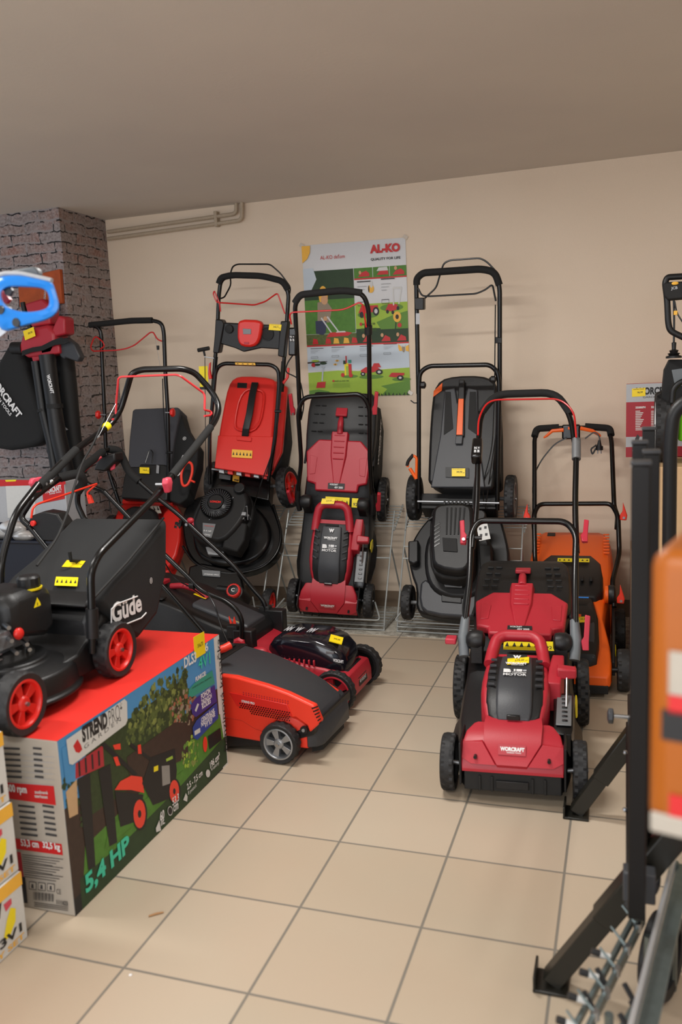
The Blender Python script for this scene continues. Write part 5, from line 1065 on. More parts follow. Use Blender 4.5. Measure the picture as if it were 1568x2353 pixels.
# ================================================================== black petrol mower on the carton
F = F9 = Fr(-.868, .15, BZ + .002, 0)
t = thing('lawn_mower', F, 'black petrol mower with red-spoked wheels and a cloth bag, standing on the red-topped carton', 'lawn mower')
b = B()
b.lathe([(.205, .028), (.208, .036), (.196, .045), (.192, .085), (.186, .10), (.15, .112), (.12, .118), (.115, .13), (.07, .13)], (0, .19, 0), (0, 0, 1), 'black', 48)
b.body([(-.03, .15, .05, .10), (.1, .17, .04, .1), (.30, .165, .04, .11), (.40, .17, .04, .17), (.42, .175, .04, .20), (.52, .175, .05, .205), (.56, .17, .07, .19)], 'black', .12); b.build('deck', t, .006)
b = B(); b.body([(.36, .15, .08, .19), (.375, .165, .08, .215), (.52, .165, .08, .215)], 'black', .12); b.build('rear_housing', t, .01)
# engine
b = B(); b.lathe([(.11, .12), (.112, .14), (.10, .16)], (-.02, .17, 0), (0, 0, 1), 'black_dull', 32); b.box((-.02, .17, .19), (.13, .15, .09), 'silver'); b.box((.03, .12, .2), (.07, .08, .05), 'plate')
for k in range(5): b.box((.05, .08, .16 + .014 * k), (.06, .03, .004), 'chrome')
b.build('engine_block', t, .005)
b = B(); b.body([(.135, .06, .235, .30, .005), (.16, .08, .20, .32, .005), (.27, .084, .172, .322, .005), (.325, .07, .185, .305, .005)], 'black', .4); b.build('fuel_tank', t, .02, seg=3)
b = B(); b.body([(-.07, .05, .19, .27, -.04), (-.05, .07, .18, .29, -.04), (.04, .07, .18, .3, -.04)], 'black', .3); af = b.build('air_filter_box', t, .012)
yplate(af, 'engine_label', (-.055, -.0715, .22), (.06, 0, 0), (0, 0, .045), 'label_white', [('OHV', .1, .2, .6, .5)])
b = B(); b.lathe([(.05, .0), (.062, .006), (.064, .03), (.05, .04)], (-.05, .14, .335), (0, 0, 1), 'black', 40, lambda k, i: 1 if k % 2 else .97); b.build('starter_cap', t, .002)
b = B(); c = F.x(66, 1338, .05); b.lathe([(.026, -.03), (.032, -.01), (.032, .014), (.026, .02)], c, (0, 0, 1), 'black', 30, lambda k, i: 1 if k % 2 else .95); b.lathe([(.034, -.02), (.036, -.014)], c, (0, 0, 1), 'yellow', 24); b.build('fuel_cap', t)
c = V(F.x(43, 1456, .085)); B().sph(c, .017, 'red', .7, 1, 1).build('primer_bulb', t)
for px in ((25, 1470), (60, 1478), (36, 1498), (66, 1490), (18, 1440)):
    c = V(F.x(*px, .085)); B().cyl(c - V((.03, -.02, 0)), c + V((.012, -.01, 0)), .006, 'chrome', seg=8).build('engine_bolt', t)
b = B(); P = [F.x(x, y, .0875) for x, y in ((85, 1373), (95, 1390), (78, 1397))]; b.slab(P, (.001, 0, 0), 'yellow'); c = V(F.x(86, 1388, .089)); b.slab([c + V((0, -.001, -.006)), c + V((0, .002, 0)), c + V((0, 0, .006))], (.0005, 0, 0), 'print_black'); b.build('hazard_triangle', t, smooth=False)
# labels
S(t, F, 'paper_label', [(95, 1312), (160, 1310), (168, 1318), (165, 1330), (95, 1322)], .24, .001, 'yellow', 0); S(t, F, 'paper_roll', [(100, 1326), (165, 1325), (170, 1332), (170, 1340), (98, 1340)], .235, .012, 'white', .005)
tagpx(t, F, (0, 0, .105), (0, 0, 1), (92, 1487), (142, 1492), (104, 1474), '', 'warning_label', 'yellow', 4)
# bag and flap: side faces read on the plane of the right flank
S(t, F, 'discharge_flap', [(196, 1395), (205, 1380), (286, 1300), (292, 1308), (215, 1400)], (.165, 0, 0), 0, 'black', .008, 0, (1, 0, 0), off=(-.33, 0, 0))
tagpx(t, F, (0, .47, .287), (0, -.29, .957), (143, 1305), (186, 1307), (155, 1290), '187,83'); tagpx(t, F, (0, .47, .287), (0, -.29, .957), (126, 1348), (178, 1350), (130, 1328), '', 'warning_label', 'yellow', 5)
b = B(); P0 = [F.x(x, y, .17) for x, y in ((214, 1380), (250, 1330), (292, 1290), (375, 1189), (374, 1314), (353, 1412), (308, 1470), (268, 1450))]; b.slab([V(p) + V((.02, 0, 0)) for p in P0], (-.38, 0, 0), 'black_fabric'); bag = b.build('grass_bag', t, .02, seg=3)
b = B()
def tg(a, c_, s_, h, m='white', bo=.03): textpx(b, F, (.192, 0, 0), (1, 0, 0), a, c_, s_, h, m, bo, .001)
tg((258, 1434), (326, 1404), 'Güde', .062); tg((344, 1342), (350, 1340), '®', .02, 'white', .0)
P = [F.x(x, y, .194) for x, y in ((262, 1446), (290, 1434), (325, 1420), (336, 1408))]; b.tube(P, .0022, 'white', 6)
P = [F.x(x, y, .194) for x, y in ((256, 1438), (256, 1400), (268, 1388), (316, 1370))]; b.tube(P, .0022, 'white', 6); b.build('bag_lettering', bag, smooth=False)
P = [F.x(x, y, .197) for x, y in ((214, 1376), (292, 1292), (376, 1190))]; B().tube(P, .004, 'black_dull', 6).build('bag_seam', bag)
T(bag, F, 'bag_frame_tab', [F.x(160, 1268, .0), F.x(163, 1288, .0), F.x(200, 1290, .0)], 0, .006, 'black_dull', 0)
# handle
X = F.x
T(t, F, 'lower_handle', [X(212, 1500, .185), X(212, 1452, .19), X(208, 1315, .195), X(226, 1275, .2), X(310, 1190, .2), X(390, 1108, .2)], 0, .0115, 'tube', .04)
T(t, F, 'tube_sleeve', [X(213, 1465, .188), X(211, 1398, .192)], 0, .018, 'black', 0)
T(t, F, 'lower_handle', [X(0, 1420, -.19), X(2, 1300, -.195), X(10, 1262, -.2), X(35, 1180, -.2), X(88, 1112, -.2)], 0, .0115, 'tube', .04)
up_ = [X(355, 1143, .185), X(495, 968, .185), X(505, 935, .18), X(488, 900, .15), X(448, 856, .1), X(420, 847, .07), X(325, 849, -.07), X(302, 858, -.1), X(290, 900, -.14), X(276, 945, -.17), X(255, 975, -.19), X(225, 998, -.2), X(175, 1032, -.2), X(120, 1085, -.2), X(85, 1122, -.2)]
u = T(t, F, 'upper_handle', up_, 0, .0118, 'tube', .05)
T(u, F, 'foam_sleeve', [X(395, 1094, .185), X(440, 1038, .185), X(484, 982, .185)], 0, .0145, 'foam', 0); T(u, F, 'foam_sleeve', [X(90, 1117, -.2), X(130, 1078, -.2), X(175, 1033, -.2)], 0, .0145, 'foam', 0)
T(u, F, 'yellow_band', [X(240, 984, -.197), X(249, 977, -.193)], 0, .0155, 'yellow', 0)
T(u, F, 'stop_bail', [X(258, 964, -.18), X(266, 962, -.18), X(267, 925, -.17), X(272, 870, -.14), X(278, 866, -.13), X(404, 861, .07), X(415, 864, .09), X(468, 903, .14), X(471, 912, .145), X(470, 942, .16), X(484, 945, .165), X(487, 950, .17), X(482, 955, .17), X(470, 956, .17)], 0, .0042, 'bail_red', .008, seg=8)
for p, xx_ in (((85, 1112), -.225), ((383, 1113), .225)):
    c = V(X(p[0], p[1], xx_)); s = sgn(xx_); b = B(); b.lathe([(.012, -.01), (.03, -.006), (.028, .012), (.014, .016)], c, (s, .2, 0), 'cap_pink', 9, lambda k, i: 1 if k % 3 else .72); b.build('wing_knob', t, .004); B().cyl(c, c - V((s * .04, 0, 0)), .005, 'silver', seg=8).build('knob_bolt', t)
for p, x_ in (((226, 1004), -.19), ((118, 1107), -.185)): B().sph(X(p[0], p[1], x_), .009, 'chrome').build('dome_nut', t)
T(t, F, 'cable', [X(240, 960, -.17), X(215, 1020, -.17), X(190, 1060, -.15), X(170, 1120, -.1), X(155, 1180, -.05), X(130, 1240, 0), X(85, 1300, .02)], 0, .004, 'black_dull', .05, seg=6); T(t, F, 'bail_wire', [X(266, 928, -.17), X(228, 1000, -.18)], 0, .0012, 'silver', 0, seg=5)
for s in (-1, 1):
    wheel(t, (s * .20, 0, .083), .083, .05, s, 'red', 5, rr=.76); wheel(t, (s * .20, .43, .085), .085, .05, s, 'red', 5, rr=.76)
    B().cyl((s * .13, 0, .083), (s * .2, 0, .083), .01, 'silver').build('axle', t)
# ================================================================== small 3v1 set boxes, bottom left
grp = 'white tool set boxes stacked at the lower left'
for k, lb in enumerate(('white and yellow tool set box on the floor, lowest of its stack', 'white and yellow tool set box in the middle of its stack, left edge', 'white tool set box on top of its stack at the left edge')):
    bt = thing('tool_set_box', (-1.0 - .004 * k, -.5, .182 * k), lb, 'box', grp)
    bb((.19, .268, .09), (.38, .536, .18), 'label_white', 'cardboard', bt, .003)
    d = Dec((.3806, 0, 0), (0, .536, 0), (0, 0, .18))
    d.R(0, .80, 1, .995, 'sun_print'); d.P([(.2, .2), (.62, .3), (.8, .72), (.7, .82), (.4, .85), (.1, .7)], 'orange'); d.P([(.5, .12), (.74, .1), (.8, .5), (.74, .6), (.58, .45)], 'black_dull'); d.P([(.76, .55), (.82, .78), (.86, .80), (.84, .6)], 'print_black')
    d.P([(.85, .30), (.88, .5), (.91, .62), (.94, .55), (.93, .38), (.89, .26), (.865, .24)], 'yellow'); d.P([(.88, .62), (.92, .66), (.92, .74), (.87, .74)], 'cap_pink'); d.T('3V1', .82, .17, .965, .30, 'print_black', .03); d.T('BATTERY SET', .55, .05, .975, .13, 'sun_print', .02)
    d.b.build('side_printing', bt, smooth=False)
# ================================================================== wire racks under the tilted mowers
def rack(x0, x1, lb):
    t = thing('wire_rack', (x0, 2.655, .003), lb, 'rack', 'grey wire racks along the back wall')
    w_ = x1 - x0; r = .0045
    def fr(name, pts, rr=r, fil=.0): B().tube(pts, rr, 'wire_grey', 8, fil).build(name, t)
    fr('base_frame', [(0, 0, .004), (w_, 0, .004)]); fr('front_rail', [(0, 0, .028), (w_, 0, .028)])
    for x in (0, w_):
        fr('side_leg', [(x, 0, 0), (x, .03, .10), (x, .30, .60)]); fr('side_leg', [(x, .44, .004), (x, .2, .42)]); fr('base_side', [(x, 0, .02), (x, .45, .02)])
    fr('cradle_rail', [(.06, .02, .15), (.0, -.06, .075), (w_, -.06, .075), (w_ - .05, .02, .15)], r, .03)
    for k in range(5): fr('cradle_wire', [(0, .03 + .055 * k, .03 + .0 * k), (w_, .03 + .055 * k, .03)], .003)
    for k in range(8): fr('shelf_wire', [(.0, .26 + .025 * k, .52 + .012 * k), (w_ + .02, .26 + .025 * k, .52 + .012 * k)], .003)
    fr('shelf_side', [(w_ + .01, .24, .5), (w_ + .01, .45, .61)]); fr('shelf_side', [(.0, .24, .5), (.0, .45, .61)]); fr('cross_bar', [(0, .17, .36), (w_, .17, .36)]); fr('cross_bar', [(0, .2, .42), (w_, .2, .42)], .003)
    return t
rack(-1.77, -1.14, 'grey wire rack holding up the mower with the scarlet catcher lid')
rack(-1.057, -.425, 'grey wire rack holding up the crimson mower below the poster')
rack(-.352, .28, 'grey wire rack holding up the tall black petrol mower')
# ================================================================== leaf blower hanging in front of the brick pier
bp = lambda px, py, d=0: W0.y(px, py, 2.56 - d)
bd = B(); P = [W0.y(x, y, PY - .03) for x, y in ((40, 640), (137, 618), (143, 697), (45, 706))]; bd.slab(P, (0, .026, 0), 'board_orange'); o = bd.build('hanging_board', None, .003); tag(o, 'rust-orange board fixed to the brick pier with chains hanging from it', 'board')
t = thing('leaf_blower', W0.y(100, 850, 2.56), 'crimson leaf blower with black tubes and a cloth bag hanging on the brick pier', 'leaf blower')
o_ = V(t.matrix_world.translation)
def L(px, py, d=0): return V(W0.y(px, py, 2.56 - d)) - o_
def TB(name, pts, r, m, par=None, fil=0., seg=14): return B().tube([L(*p) for p in pts], r, m, seg, fil).build(name, par or t)
b = B(); b.slab([L(42, 795, .08), L(50, 770, .08), L(75, 752, .08), L(110, 745, .08), L(125, 765, .08), L(128, 800, .08), L(120, 815, .08), L(95, 820, .08), L(62, 822, .08), L(45, 812, .08)], (0, .13, 0), 'crimson'); b.build('fan_housing', t, .02, seg=3)
b = B(); b.slab([L(70, 815, .07), L(105, 808, .07), L(107, 820, .07), L(76, 836, .07)], (0, .1, 0), 'crimson'); b.slab([L(92, 800, .08), L(135, 790, .08), L(137, 812, .08), L(95, 820, .08)], (0, .11, 0), 'crimson'); b.build('tube_collar', t, .008)
b = B(); b.slab([L(56, 698, .06), L(95, 686, .06), L(112, 700, .06), L(116, 745, .06), L(72, 752, .06)], (0, .09, 0), 'crimson'); b.slab([L(118, 758, .07), L(134, 724, .07), L(148, 730, .07), L(150, 768, .07), L(122, 775, .07)], (0, .09, 0), 'crimson'); b.build('motor_housing', t, .01)
TB('rear_grip', [(52, 695, .04), (60, 730, .04), (70, 755, .04)], .014, 'black')
TB('blower_tube', [(82, 830, .08), (98, 940, .08), (116, 1015, .08), (130, 1100, .08)], .026, 'black'); u = TB('suction_tube', [(108, 815, .08), (122, 920, .08), (134, 1000, .08), (156, 1100, .06), (170, 1150, .04)], [.045, .042, .045, .045, .045], 'black', seg=20)
TB('tube_joint', [(125, 928, .08), (126, 938, .08)], .048, 'black_dull', u); TB('tube_joint', [(96, 940, .08), (98, 946, .08)], .029, 'black_dull', u)
b = B(); textpx(b, Fr(*o_), (0, -.125, 0), (0, 1, 0), (108, 862), (118, 905), 'WORCRAFT', .024, 'white', .04, .006); b.build('tube_lettering', u, smooth=False)
b = B(); b.slab([L(15, 793, .06), L(40, 790, .06), L(58, 850, .06), L(84, 920, .06), L(105, 985, .06), L(98, 1015, .06), L(72, 1028, .06), L(20, 1036, .06), L(-30, 1028, .06), L(-25, 880, .06), L(-5, 830, .06)], (0, .13, 0), 'black_fabric'); bag = b.build('collection_bag', t, .03, seg=4)
b = B(); textpx(b, Fr(*o_), (0, -.062, 0), (0, 1, 0), (-24, 868), (44, 962), 'WORCRAFT', .045, 'white', .04, .012); textpx(b, Fr(*o_), (0, -.062, 0), (0, 1, 0), (-22, 890), (26, 956), 'GARDEN TOOLS', .02, 'white', .02, .012); b.build('bag_lettering', bag, smooth=False)
TB('bag_neck', [(30, 800, .05), (55, 800, .05)], .035, 'black')
b = B(); P = [L(x, y, .10) for x, y in ((50, 806), (75, 798), (95, 795), (120, 782), (140, 775), (160, 785), (150, 790), (125, 793), (100, 805), (70, 810), (50, 818))]; b.slab(P, (0, .006, 0), 'black_fabric'); b.build('shoulder_strap', t, .001)
b = B(); b.slab([L(127, 788, .06), L(150, 775, .06), L(170, 790, .06), L(184, 820, .06), L(178, 832, .06), L(150, 822, .06), L(146, 826, .06), L(138, 820, .06)], (0, .05, 0), 'charcoal'); b.build('front_handle', t, .01); 
S_ = yplate(t, 'price_tag', L(58, 782, .095), L(82, 772, .095) - L(58, 782, .095), V((-.004, -.005, .05)), 'tag_yellow', [('89,90', .4, .4, .8, .65)])
ch = B()
for k in range(7): p = L(104 - .5 * k, 668 + 6 * k, .0); ch.tube([p + V((-.004, 0, .008)), p + V((.004, 0, .008)), p + V((.004, 0, -.008)), p + V((-.004, 0, -.008))], .0015, 'silver', 5, .004, True)
tag(ch.build('hanging_chain', t), kind='stuff')
t2 = thing('leaf_blower', W0.y(160, 950, 2.60), 'black blower tube with a yellow price tag, hanging behind the crimson blower', 'leaf blower'); o_ = V(t2.matrix_world.translation)
L2 = lambda px, py: V(W0.y(px, py, 2.62)) - o_
u = B().tube([L2(148, 800), L2(158, 900), L2(168, 1000), L2(182, 1090)], [.05, .05, .045, .045], 'black_dull', 20).build('blower_tube', t2)
B().slab([L2(138, 790) - V((0, .0, 0)), L2(166, 800), L2(158, 880), L2(150, 890)], (0, .03, 0), 'black').build('tube_fin', t2, .006)
yplate(t2, 'price_tag', L2(132, 897) - V((0, .056, 0)), V((.04, 0, -.003)), V((-.003, 0, .045)), 'tag_yellow', [('69,90', .4, .4, .8, .65)]); b = B(); q = L2(139, 860) - V((0, .057, 0)); b.cyl(q, q - V((0, .001, 0)), .018, 'label_white', seg=6); pass; b.build('round_emblem', t2, smooth=False)
for px in ((146, 936), (164, 988)): q = L2(*px) - V((0, .055, 0)); B().slab([q, q + V((.02, 0, .006)), q + V((.002, 0, .02))], (0, -.003, 0), 'pale_grey').build('arrow_mark', t2)
# ================================================================== cartons and crate behind the black mower
def box(name, lb, x0, x1, y0, y1, z0, z1, m, grp=None, bev=.003):
    t = thing(name, (x0, y0, z0), lb, 'box' if 'crate' not in name else 'crate', grp); bb(((x1 - x0) / 2, (y1 - y0) / 2, (z1 - z0) / 2), (x1 - x0, y1 - y0, z1 - z0), m, 'cardboard' if 'crate' not in name else 'crate_body', t, bev); return t
x_ = W0.y(148, 1110, 2.25)
t = box('carton', 'white and red tool carton standing against the brick pier', -2.75, x_[0], 2.25, 2.42, .30, .865, 'pale_grey')
b = B(); o_ = V((-2.75, 2.25, .30)); P = lambda px, py: V(W0.y(px, py, 2.2485)) - o_
b.slab([P(-20, 1102), P(150, 1104), P(151, 1113), P(-20, 1118)], (0, -.0006, 0), 'box_red'); b.slab([P(96, 1118), P(147, 1107), P(149, 1146), P(100, 1156)], (0, -.0008, 0), 'box_red'); b.slab([P(12, 1103), P(38, 1102), P(36, 1106), P(14, 1107)], (0, -.0012, 0), 'yellow')
b.slab([P(13, 1116), P(80, 1116), P(82, 1190), P(18, 1190)], (0, -.0005, 0), 'label_white'); b.build('printing', t, smooth=False)
b = B(); textpx(b, Fr(*o_), tuple(P(0, 1100)), (0, 1, 0), (104, 1135), (144, 1126), 'WORCRAFT', .03, 'white', .04, .003); textpx(b, Fr(*o_), tuple(P(0, 1100)), (0, 1, 0), (115, 1137), (142, 1131), 'POWER TOOLS', .008, 'white', .02, .003); b.build('lettering', t, smooth=False)
b = B(); b.box((.24, .18, -.15), (.48, .35, .30), 'card'); t0 = box('carton', 'brown carton on the floor under the white and red tool carton', -2.75, -2.2, 2.26, 2.44, 0, .298, 'card')
b = None
t = thing('plastic_crate', (-2.15, 1.5, 0), 'dark navy open crate behind the black petrol mower', 'crate')
B().box((0, 0, .32), (.012, .5, .64), 'navy_crate').build('crate_side', t) if False else None
zc = W0.y(60, 1246, 1.62)[2]
b = B(); b.box((.16, .12, zc - .12), (.77, .015, .24), 'navy_crate'); b.box((.16, .55, zc - .12), (.77, .015, .24), 'navy_crate'); b.box((-.225, .33, zc - .12), (.015, .44, .24), 'navy_crate'); b.box((.545, .33, zc - .12), (.015, .44, .24), 'navy_crate'); b.box((.16, .33, zc - .24), (.77, .44, .015), 'navy_crate'); b.build('crate_body', t, .004)
b = B(); b.tube([(-.235, .108, zc + .002), (.555, .108, zc + .002), (.555, .56, zc + .002), (-.235, .56, zc + .002)], .008, 'navy_crate', 8, 0, True); b.build('crate_rim', t)
tb_ = thing('display_table', (-2.15, 1.5, 0), 'low dark table under the navy crate', 'table'); b = B(); b.box((.16, .33, zc - .262), (.82, .5, .02), 'black_dull'); b.build('table_top', tb_, .003)
for x in (-.2, .52):
    for y in (.12, .54): bb((x, y, (zc - .272) / 2), (.03, .03, zc - .272), 'black_dull', 'leg', tb_)
for k, (px, py, r) in enumerate(((30, 1212, .05), (8, 1225, .045), (55, 1232, .04))):
    c = W0.y(px, py, 1.75); o = B().sph((0, 0, 0), r, 'frosted', 1.5, 1, .7).build('plastic_tray', None); o.location = c; o.location.z = zc - .03 + r * .7 if False else c[2]; tag(o, ('clear plastic blister tray heaped in the navy crate, highest of three', 'clear plastic blister tray in the navy crate at the left picture edge', 'clear plastic blister tray in the navy crate, rightmost of three')[k], 'packaging', 'clear plastic packs in the crate')
# ================================================================== blue hand saw in the foreground
F = Fr(*W0.y(60, 690, .12)); l = wl(F); Q = lambda px, py, d=0: l(px, py, .12 + d)
t = thing('hand_saw', F, 'blue saw handle in the left foreground hanging before the leaf blower', 'saw')
outer = [(-12, 640), (10, 631), (50, 631), (90, 640), (118, 646), (124, 655), (130, 675), (137, 700), (135, 716), (120, 730), (95, 740), (68, 746), (45, 753), (15, 762), (3, 757), (-10, 740), (-30, 700)]
inner = [(2, 672), (12, 663), (25, 659), (60, 660), (85, 661), (100, 664), (110, 672), (114, 690), (112, 704), (100, 712), (72, 717), (45, 716), (20, 708), (6, 694)]
def resamp(p, n):
    p = [V((a, b_, 0)) for a, b_ in chaikin(p, 2)]; p.append(p[0]); s = [0]
    for a, b_ in zip(p, p[1:]): s.append(s[-1] + (b_ - a).length)
    o = []
    for k in range(n):
        u = s[-1] * k / n; i = max(j for j in range(len(s)) if s[j] <= u); i = min(i, len(p) - 2); q = p[i].lerp(p[i + 1], (u - s[i]) / max(1e-6, s[i + 1] - s[i])); o.append((q.x, q.y))
    return o
def ang(p, c): return sorted(p, key=lambda q: math.atan2(q[1] - c[1], q[0] - c[0]))
cc = (60, 688); Ns = 48
def rayhit(poly, a):
    best = 0; dx, dy = math.cos(a), math.sin(a)
    for (x1, y1), (x2, y2) in zip(poly, poly[1:] + poly[:1]):
        ex, ey = x2 - x1, y2 - y1; den = dx * ey - dy * ex
        if abs(den) < 1e-9: continue
        tt = ((x1 - cc[0]) * ey - (y1 - cc[1]) * ex) / den; uu = ((x1 - cc[0]) * dy - (y1 - cc[1]) * dx) / den
        if tt > 0 and -1e-6 <= uu <= 1 + 1e-6: best = max(best, tt)
    return (cc[0] + dx * best, cc[1] + dy * best)
oo, ii = chaikin(outer, 2), chaikin(inner, 2); rings = []
for k in range(Ns):
    a = 2 * PI * k / Ns; A, C = rayhit(oo, a), rayhit(ii, a); lp = lambda s: (A[0] + (C[0] - A[0]) * s, A[1] + (C[1] - A[1]) * s)
    rings.append([Q(*lp(0)), Q(*lp(.12), -.011), Q(*lp(.5), -.014), Q(*lp(.88), -.011), Q(*lp(1)), Q(*lp(.88), .011), Q(*lp(.5), .014), Q(*lp(.12), .011)])
b = B(); b.loft(rings + [rings[0]], 'blue', False); hd = b.build('saw_handle', t)
T(hd, F, 'grey_edge', [Q(-12, 637), Q(10, 628), Q(50, 629), Q(90, 638), Q(119, 645)], 0, .0055, 'pale_grey', .01)
b = B(); 
for px, py in ((36, 741), (0, 712)): c = Q(px, py, -.016); b.cyl(c, c + V((0, .03, 0)), .010, 'charcoal')
b.build('blade_screw', hd); B().slab([Q(6, 664), Q(22, 660), Q(28, 668), Q(20, 682), Q(10, 676)], (0, .01, 0), 'charcoal').build('lock_catch', hd, .002)
b = B(); b.slab([Q(-12, 720), Q(3, 757), Q(15, 762), Q(-60, 820), Q(-260, 960), Q(-300, 930), Q(-30, 700)], (0, .0015, 0), 'bright_steel'); b.build('saw_blade', t)
b = B(); b.slab([Q(20, 628, .02), Q(26, 620, .02), Q(75, 612, .02), Q(84, 618, .02), Q(88, 632, .02), Q(30, 632, .02)], (0, .02, 0), 'mid_grey'); o = b.build('blade_guard', t, .004)
B().slab([Q(2, 668, .04), Q(12, 674, .04), Q(22, 688, .04), Q(14, 698, .04), Q(4, 692, .04)], (0, .01, 0), 'crimson').build('red_catch', t)
# ================================================================== right side: boxes, green machine
bx = W0.y(1440, 883, 2.75)[0]; zb, zt = .905, W0.y(1440, 883, 2.75)[2]
t = box('carton', 'flat red and grey tool carton with a price tag on top of the brown cartons', bx, 1.30, 2.75, 2.87, zb, zt, 'box_red'); o_ = V((bx, 2.75, zb)); h_ = zt - zb; w_ = 1.3 - bx
mk('box_crimson', (160, 26, 40), .5)
d = Dec((0, -.0005, 0), (w_, 0, 0), (0, 0, h_)); d.R(0, 0, 1, 1, 'box_crimson').R(0, .755, 1, 1, 'pale_grey').R(0, .14, 1, .28, 'pale_grey')
def q(px, py): P = W0.y(px, py, 2.75); return ((P[0] - bx) / w_, (P[2] - zb) / h_)
def tt(s, a, b_, h, m, bo=.02): u0, v0 = q(*a); u1, _ = q(*b_); d.T(s, u0, v0, u1, v0 + h / h_, m, bo)
tt('WORCRAFT', (1462, 908), (1556, 906), .035, 'print_black', .05); tt('GARDEN TOOLS', (1478, 915), (1548, 914), .009, 'print_black', .0); tt('3500RPM', (1461, 939), (1484, 938), .010, 'white', .03); tt('320MM', (1497, 938), (1516, 937), .010, 'white', .03)
for k in range(12):
    for x0, x1 in ((1461, 1472 + (k * 7) % 9), (1497, 1508 + (k * 5) % 6)): a = q(x0, 944 + 3.9 * k); c_ = q(x1, 945.6 + 3.9 * k); d.R(a[0], c_[1], c_[0], a[1], 'label_white')
a = q(1454, 1037); c_ = q(1470, 1034); d.R(a[0], a[1], c_[0], c_[1], 'label_white'); a = q(1460, 1018); d.P([(a[0], a[1]), (a[0] + .03, a[1] + .02), (a[0] + .04, a[1] + .09), (a[0] + .02, a[1] + .12), (a[0] - .0, a[1] + .06)], 'ink'); d.b.build('printing', t, smooth=False)
P = lambda px, py: V(W0.y(px, py, 2.748)) - o_; yplate(t, 'price_tag', P(1453, 912), P(1484, 910) - P(1453, 912), P(1453, 893) - P(1453, 912), 'tag_yellow', [('96,99', .4, .35, .8, .6), ('WORCRAFT GARDEN', .1, .82, .9, .92)])
box('carton', 'brown carton beneath the red and grey tool carton, right of the orange mower', W0.y(1456, 1300, 2.7)[0], 1.45, 2.35, 2.95, .46, .902, 'card'); box('carton', 'brown carton on the floor beneath another brown carton at the right', .815, 1.45, 2.35, 2.95, 0, .458, 'card')
F = Fr(.98, 2.20, .0, 0); l = wl(F); yy = 2.12
t = thing('scarifier', F, 'lime green machine with a knobbly black wheel and folded handle at the right edge', 'garden machine')
c = l(1524, 982, yy + .05); c = V((float(c.x), float(c.y), float(c.z))); r_ = .145
b = B(); b.box((.12, .08, .4), (.46, .42, .8), 'card'); st_ = None
tw = wheel(t, c + V((.0, .05, .0)), r_, .06, -1, 'white', 6, rr=.72)
b = B(); b.body([(-.02, .13, float(c.z) - .06, float(c.z) + .03, float(c.x) + .20), (.0, .14, float(c.z) - .06, float(c.z) + .09, float(c.x) + .20), (.25, .14, float(c.z) - .06, float(c.z) + .11, float(c.x) + .20)], 'lime', .3); b.build('body_shell', t, .01)
b = B(); P = [l(x, y, yy + .02) for x, y in ((1540, 826), (1600, 826), (1600, 930), (1532, 930), (1522, 912), (1528, 850))]; b.slab(P, (0, .12, 0), 'black_fabric'); P = [l(x, y, yy + .018) for x, y in ((1544, 850), (1600, 842), (1600, 900), (1550, 880))]; b.slab(P, (0, .004, 0), 'mid_grey'); b.build('grass_bag', t, .01)
T(t, F, 'bag_frame', [l(1545, 925, yy - .02), l(1547, 895, yy - .02), l(1560, 880, yy - .02), l(1600, 865, yy - .02)], 0, .011, 'black', .03)
T(t, F, 'upper_handle', [l(1600, 788, yy), l(1568, 774, yy), l(1540, 760, yy), l(1536, 740, yy), l(1534, 690, yy), l(1529, 650, yy), l(1534, 637, yy), l(1600, 633, yy)], 0, .012, 'black', .03)
sw = B().slab([l(1524, 655, yy - .02), l(1530, 648, yy - .02), l(1600, 645, yy - .02), l(1600, 684, yy - .02), l(1535, 690, yy - .02), l(1527, 680, yy - .02)], (0, .06, 0), 'black_dull').build('switch_box', t, .008); cq = l(1552, 651, yy - .022); B().sph(cq, .013, 'sun_print', 1, .3, .5).build('yellow_button', sw); b = B(); textpx(b, F, tuple(l(1545, 670, yy - .02)), (0, 1, 0), (1543, 668), (1558, 666), 'JCB', .014, 'pale_grey', .03, .003); b.build('switch_lettering', sw, smooth=False)
T(t, F, 'cable', [l(1549, 690, yy), l(1550, 740, yy), l(1549, 800, yy)], 0, .004, 'black_gloss', .02); T(t, F, 'cable', [l(1551, 692, yy), l(1556, 720, yy), l(1575, 748, yy)], 0, .003, 'black_gloss', .02)
b = B(); cq = l(1549, 823, yy); b.lathe([(.03, -.0), (.03, .008), (.018, .012), (.024, .018), (.014, .022), (.018, .03), (.008, .034), (.009, .06), (.006, .062)], cq, (0, 0, 1), 'black', 20); b.build('cable_boot', t)
bb(l(1553, 719, yy), (.014, .012, .016), 'sun_print', 'cable_marker', t, .001)
box('carton', 'brown carton under the lime green machine at the right edge', .90, 1.45, 2.02, 2.345, 0, float(c.z) - r_ - .001, 'card')
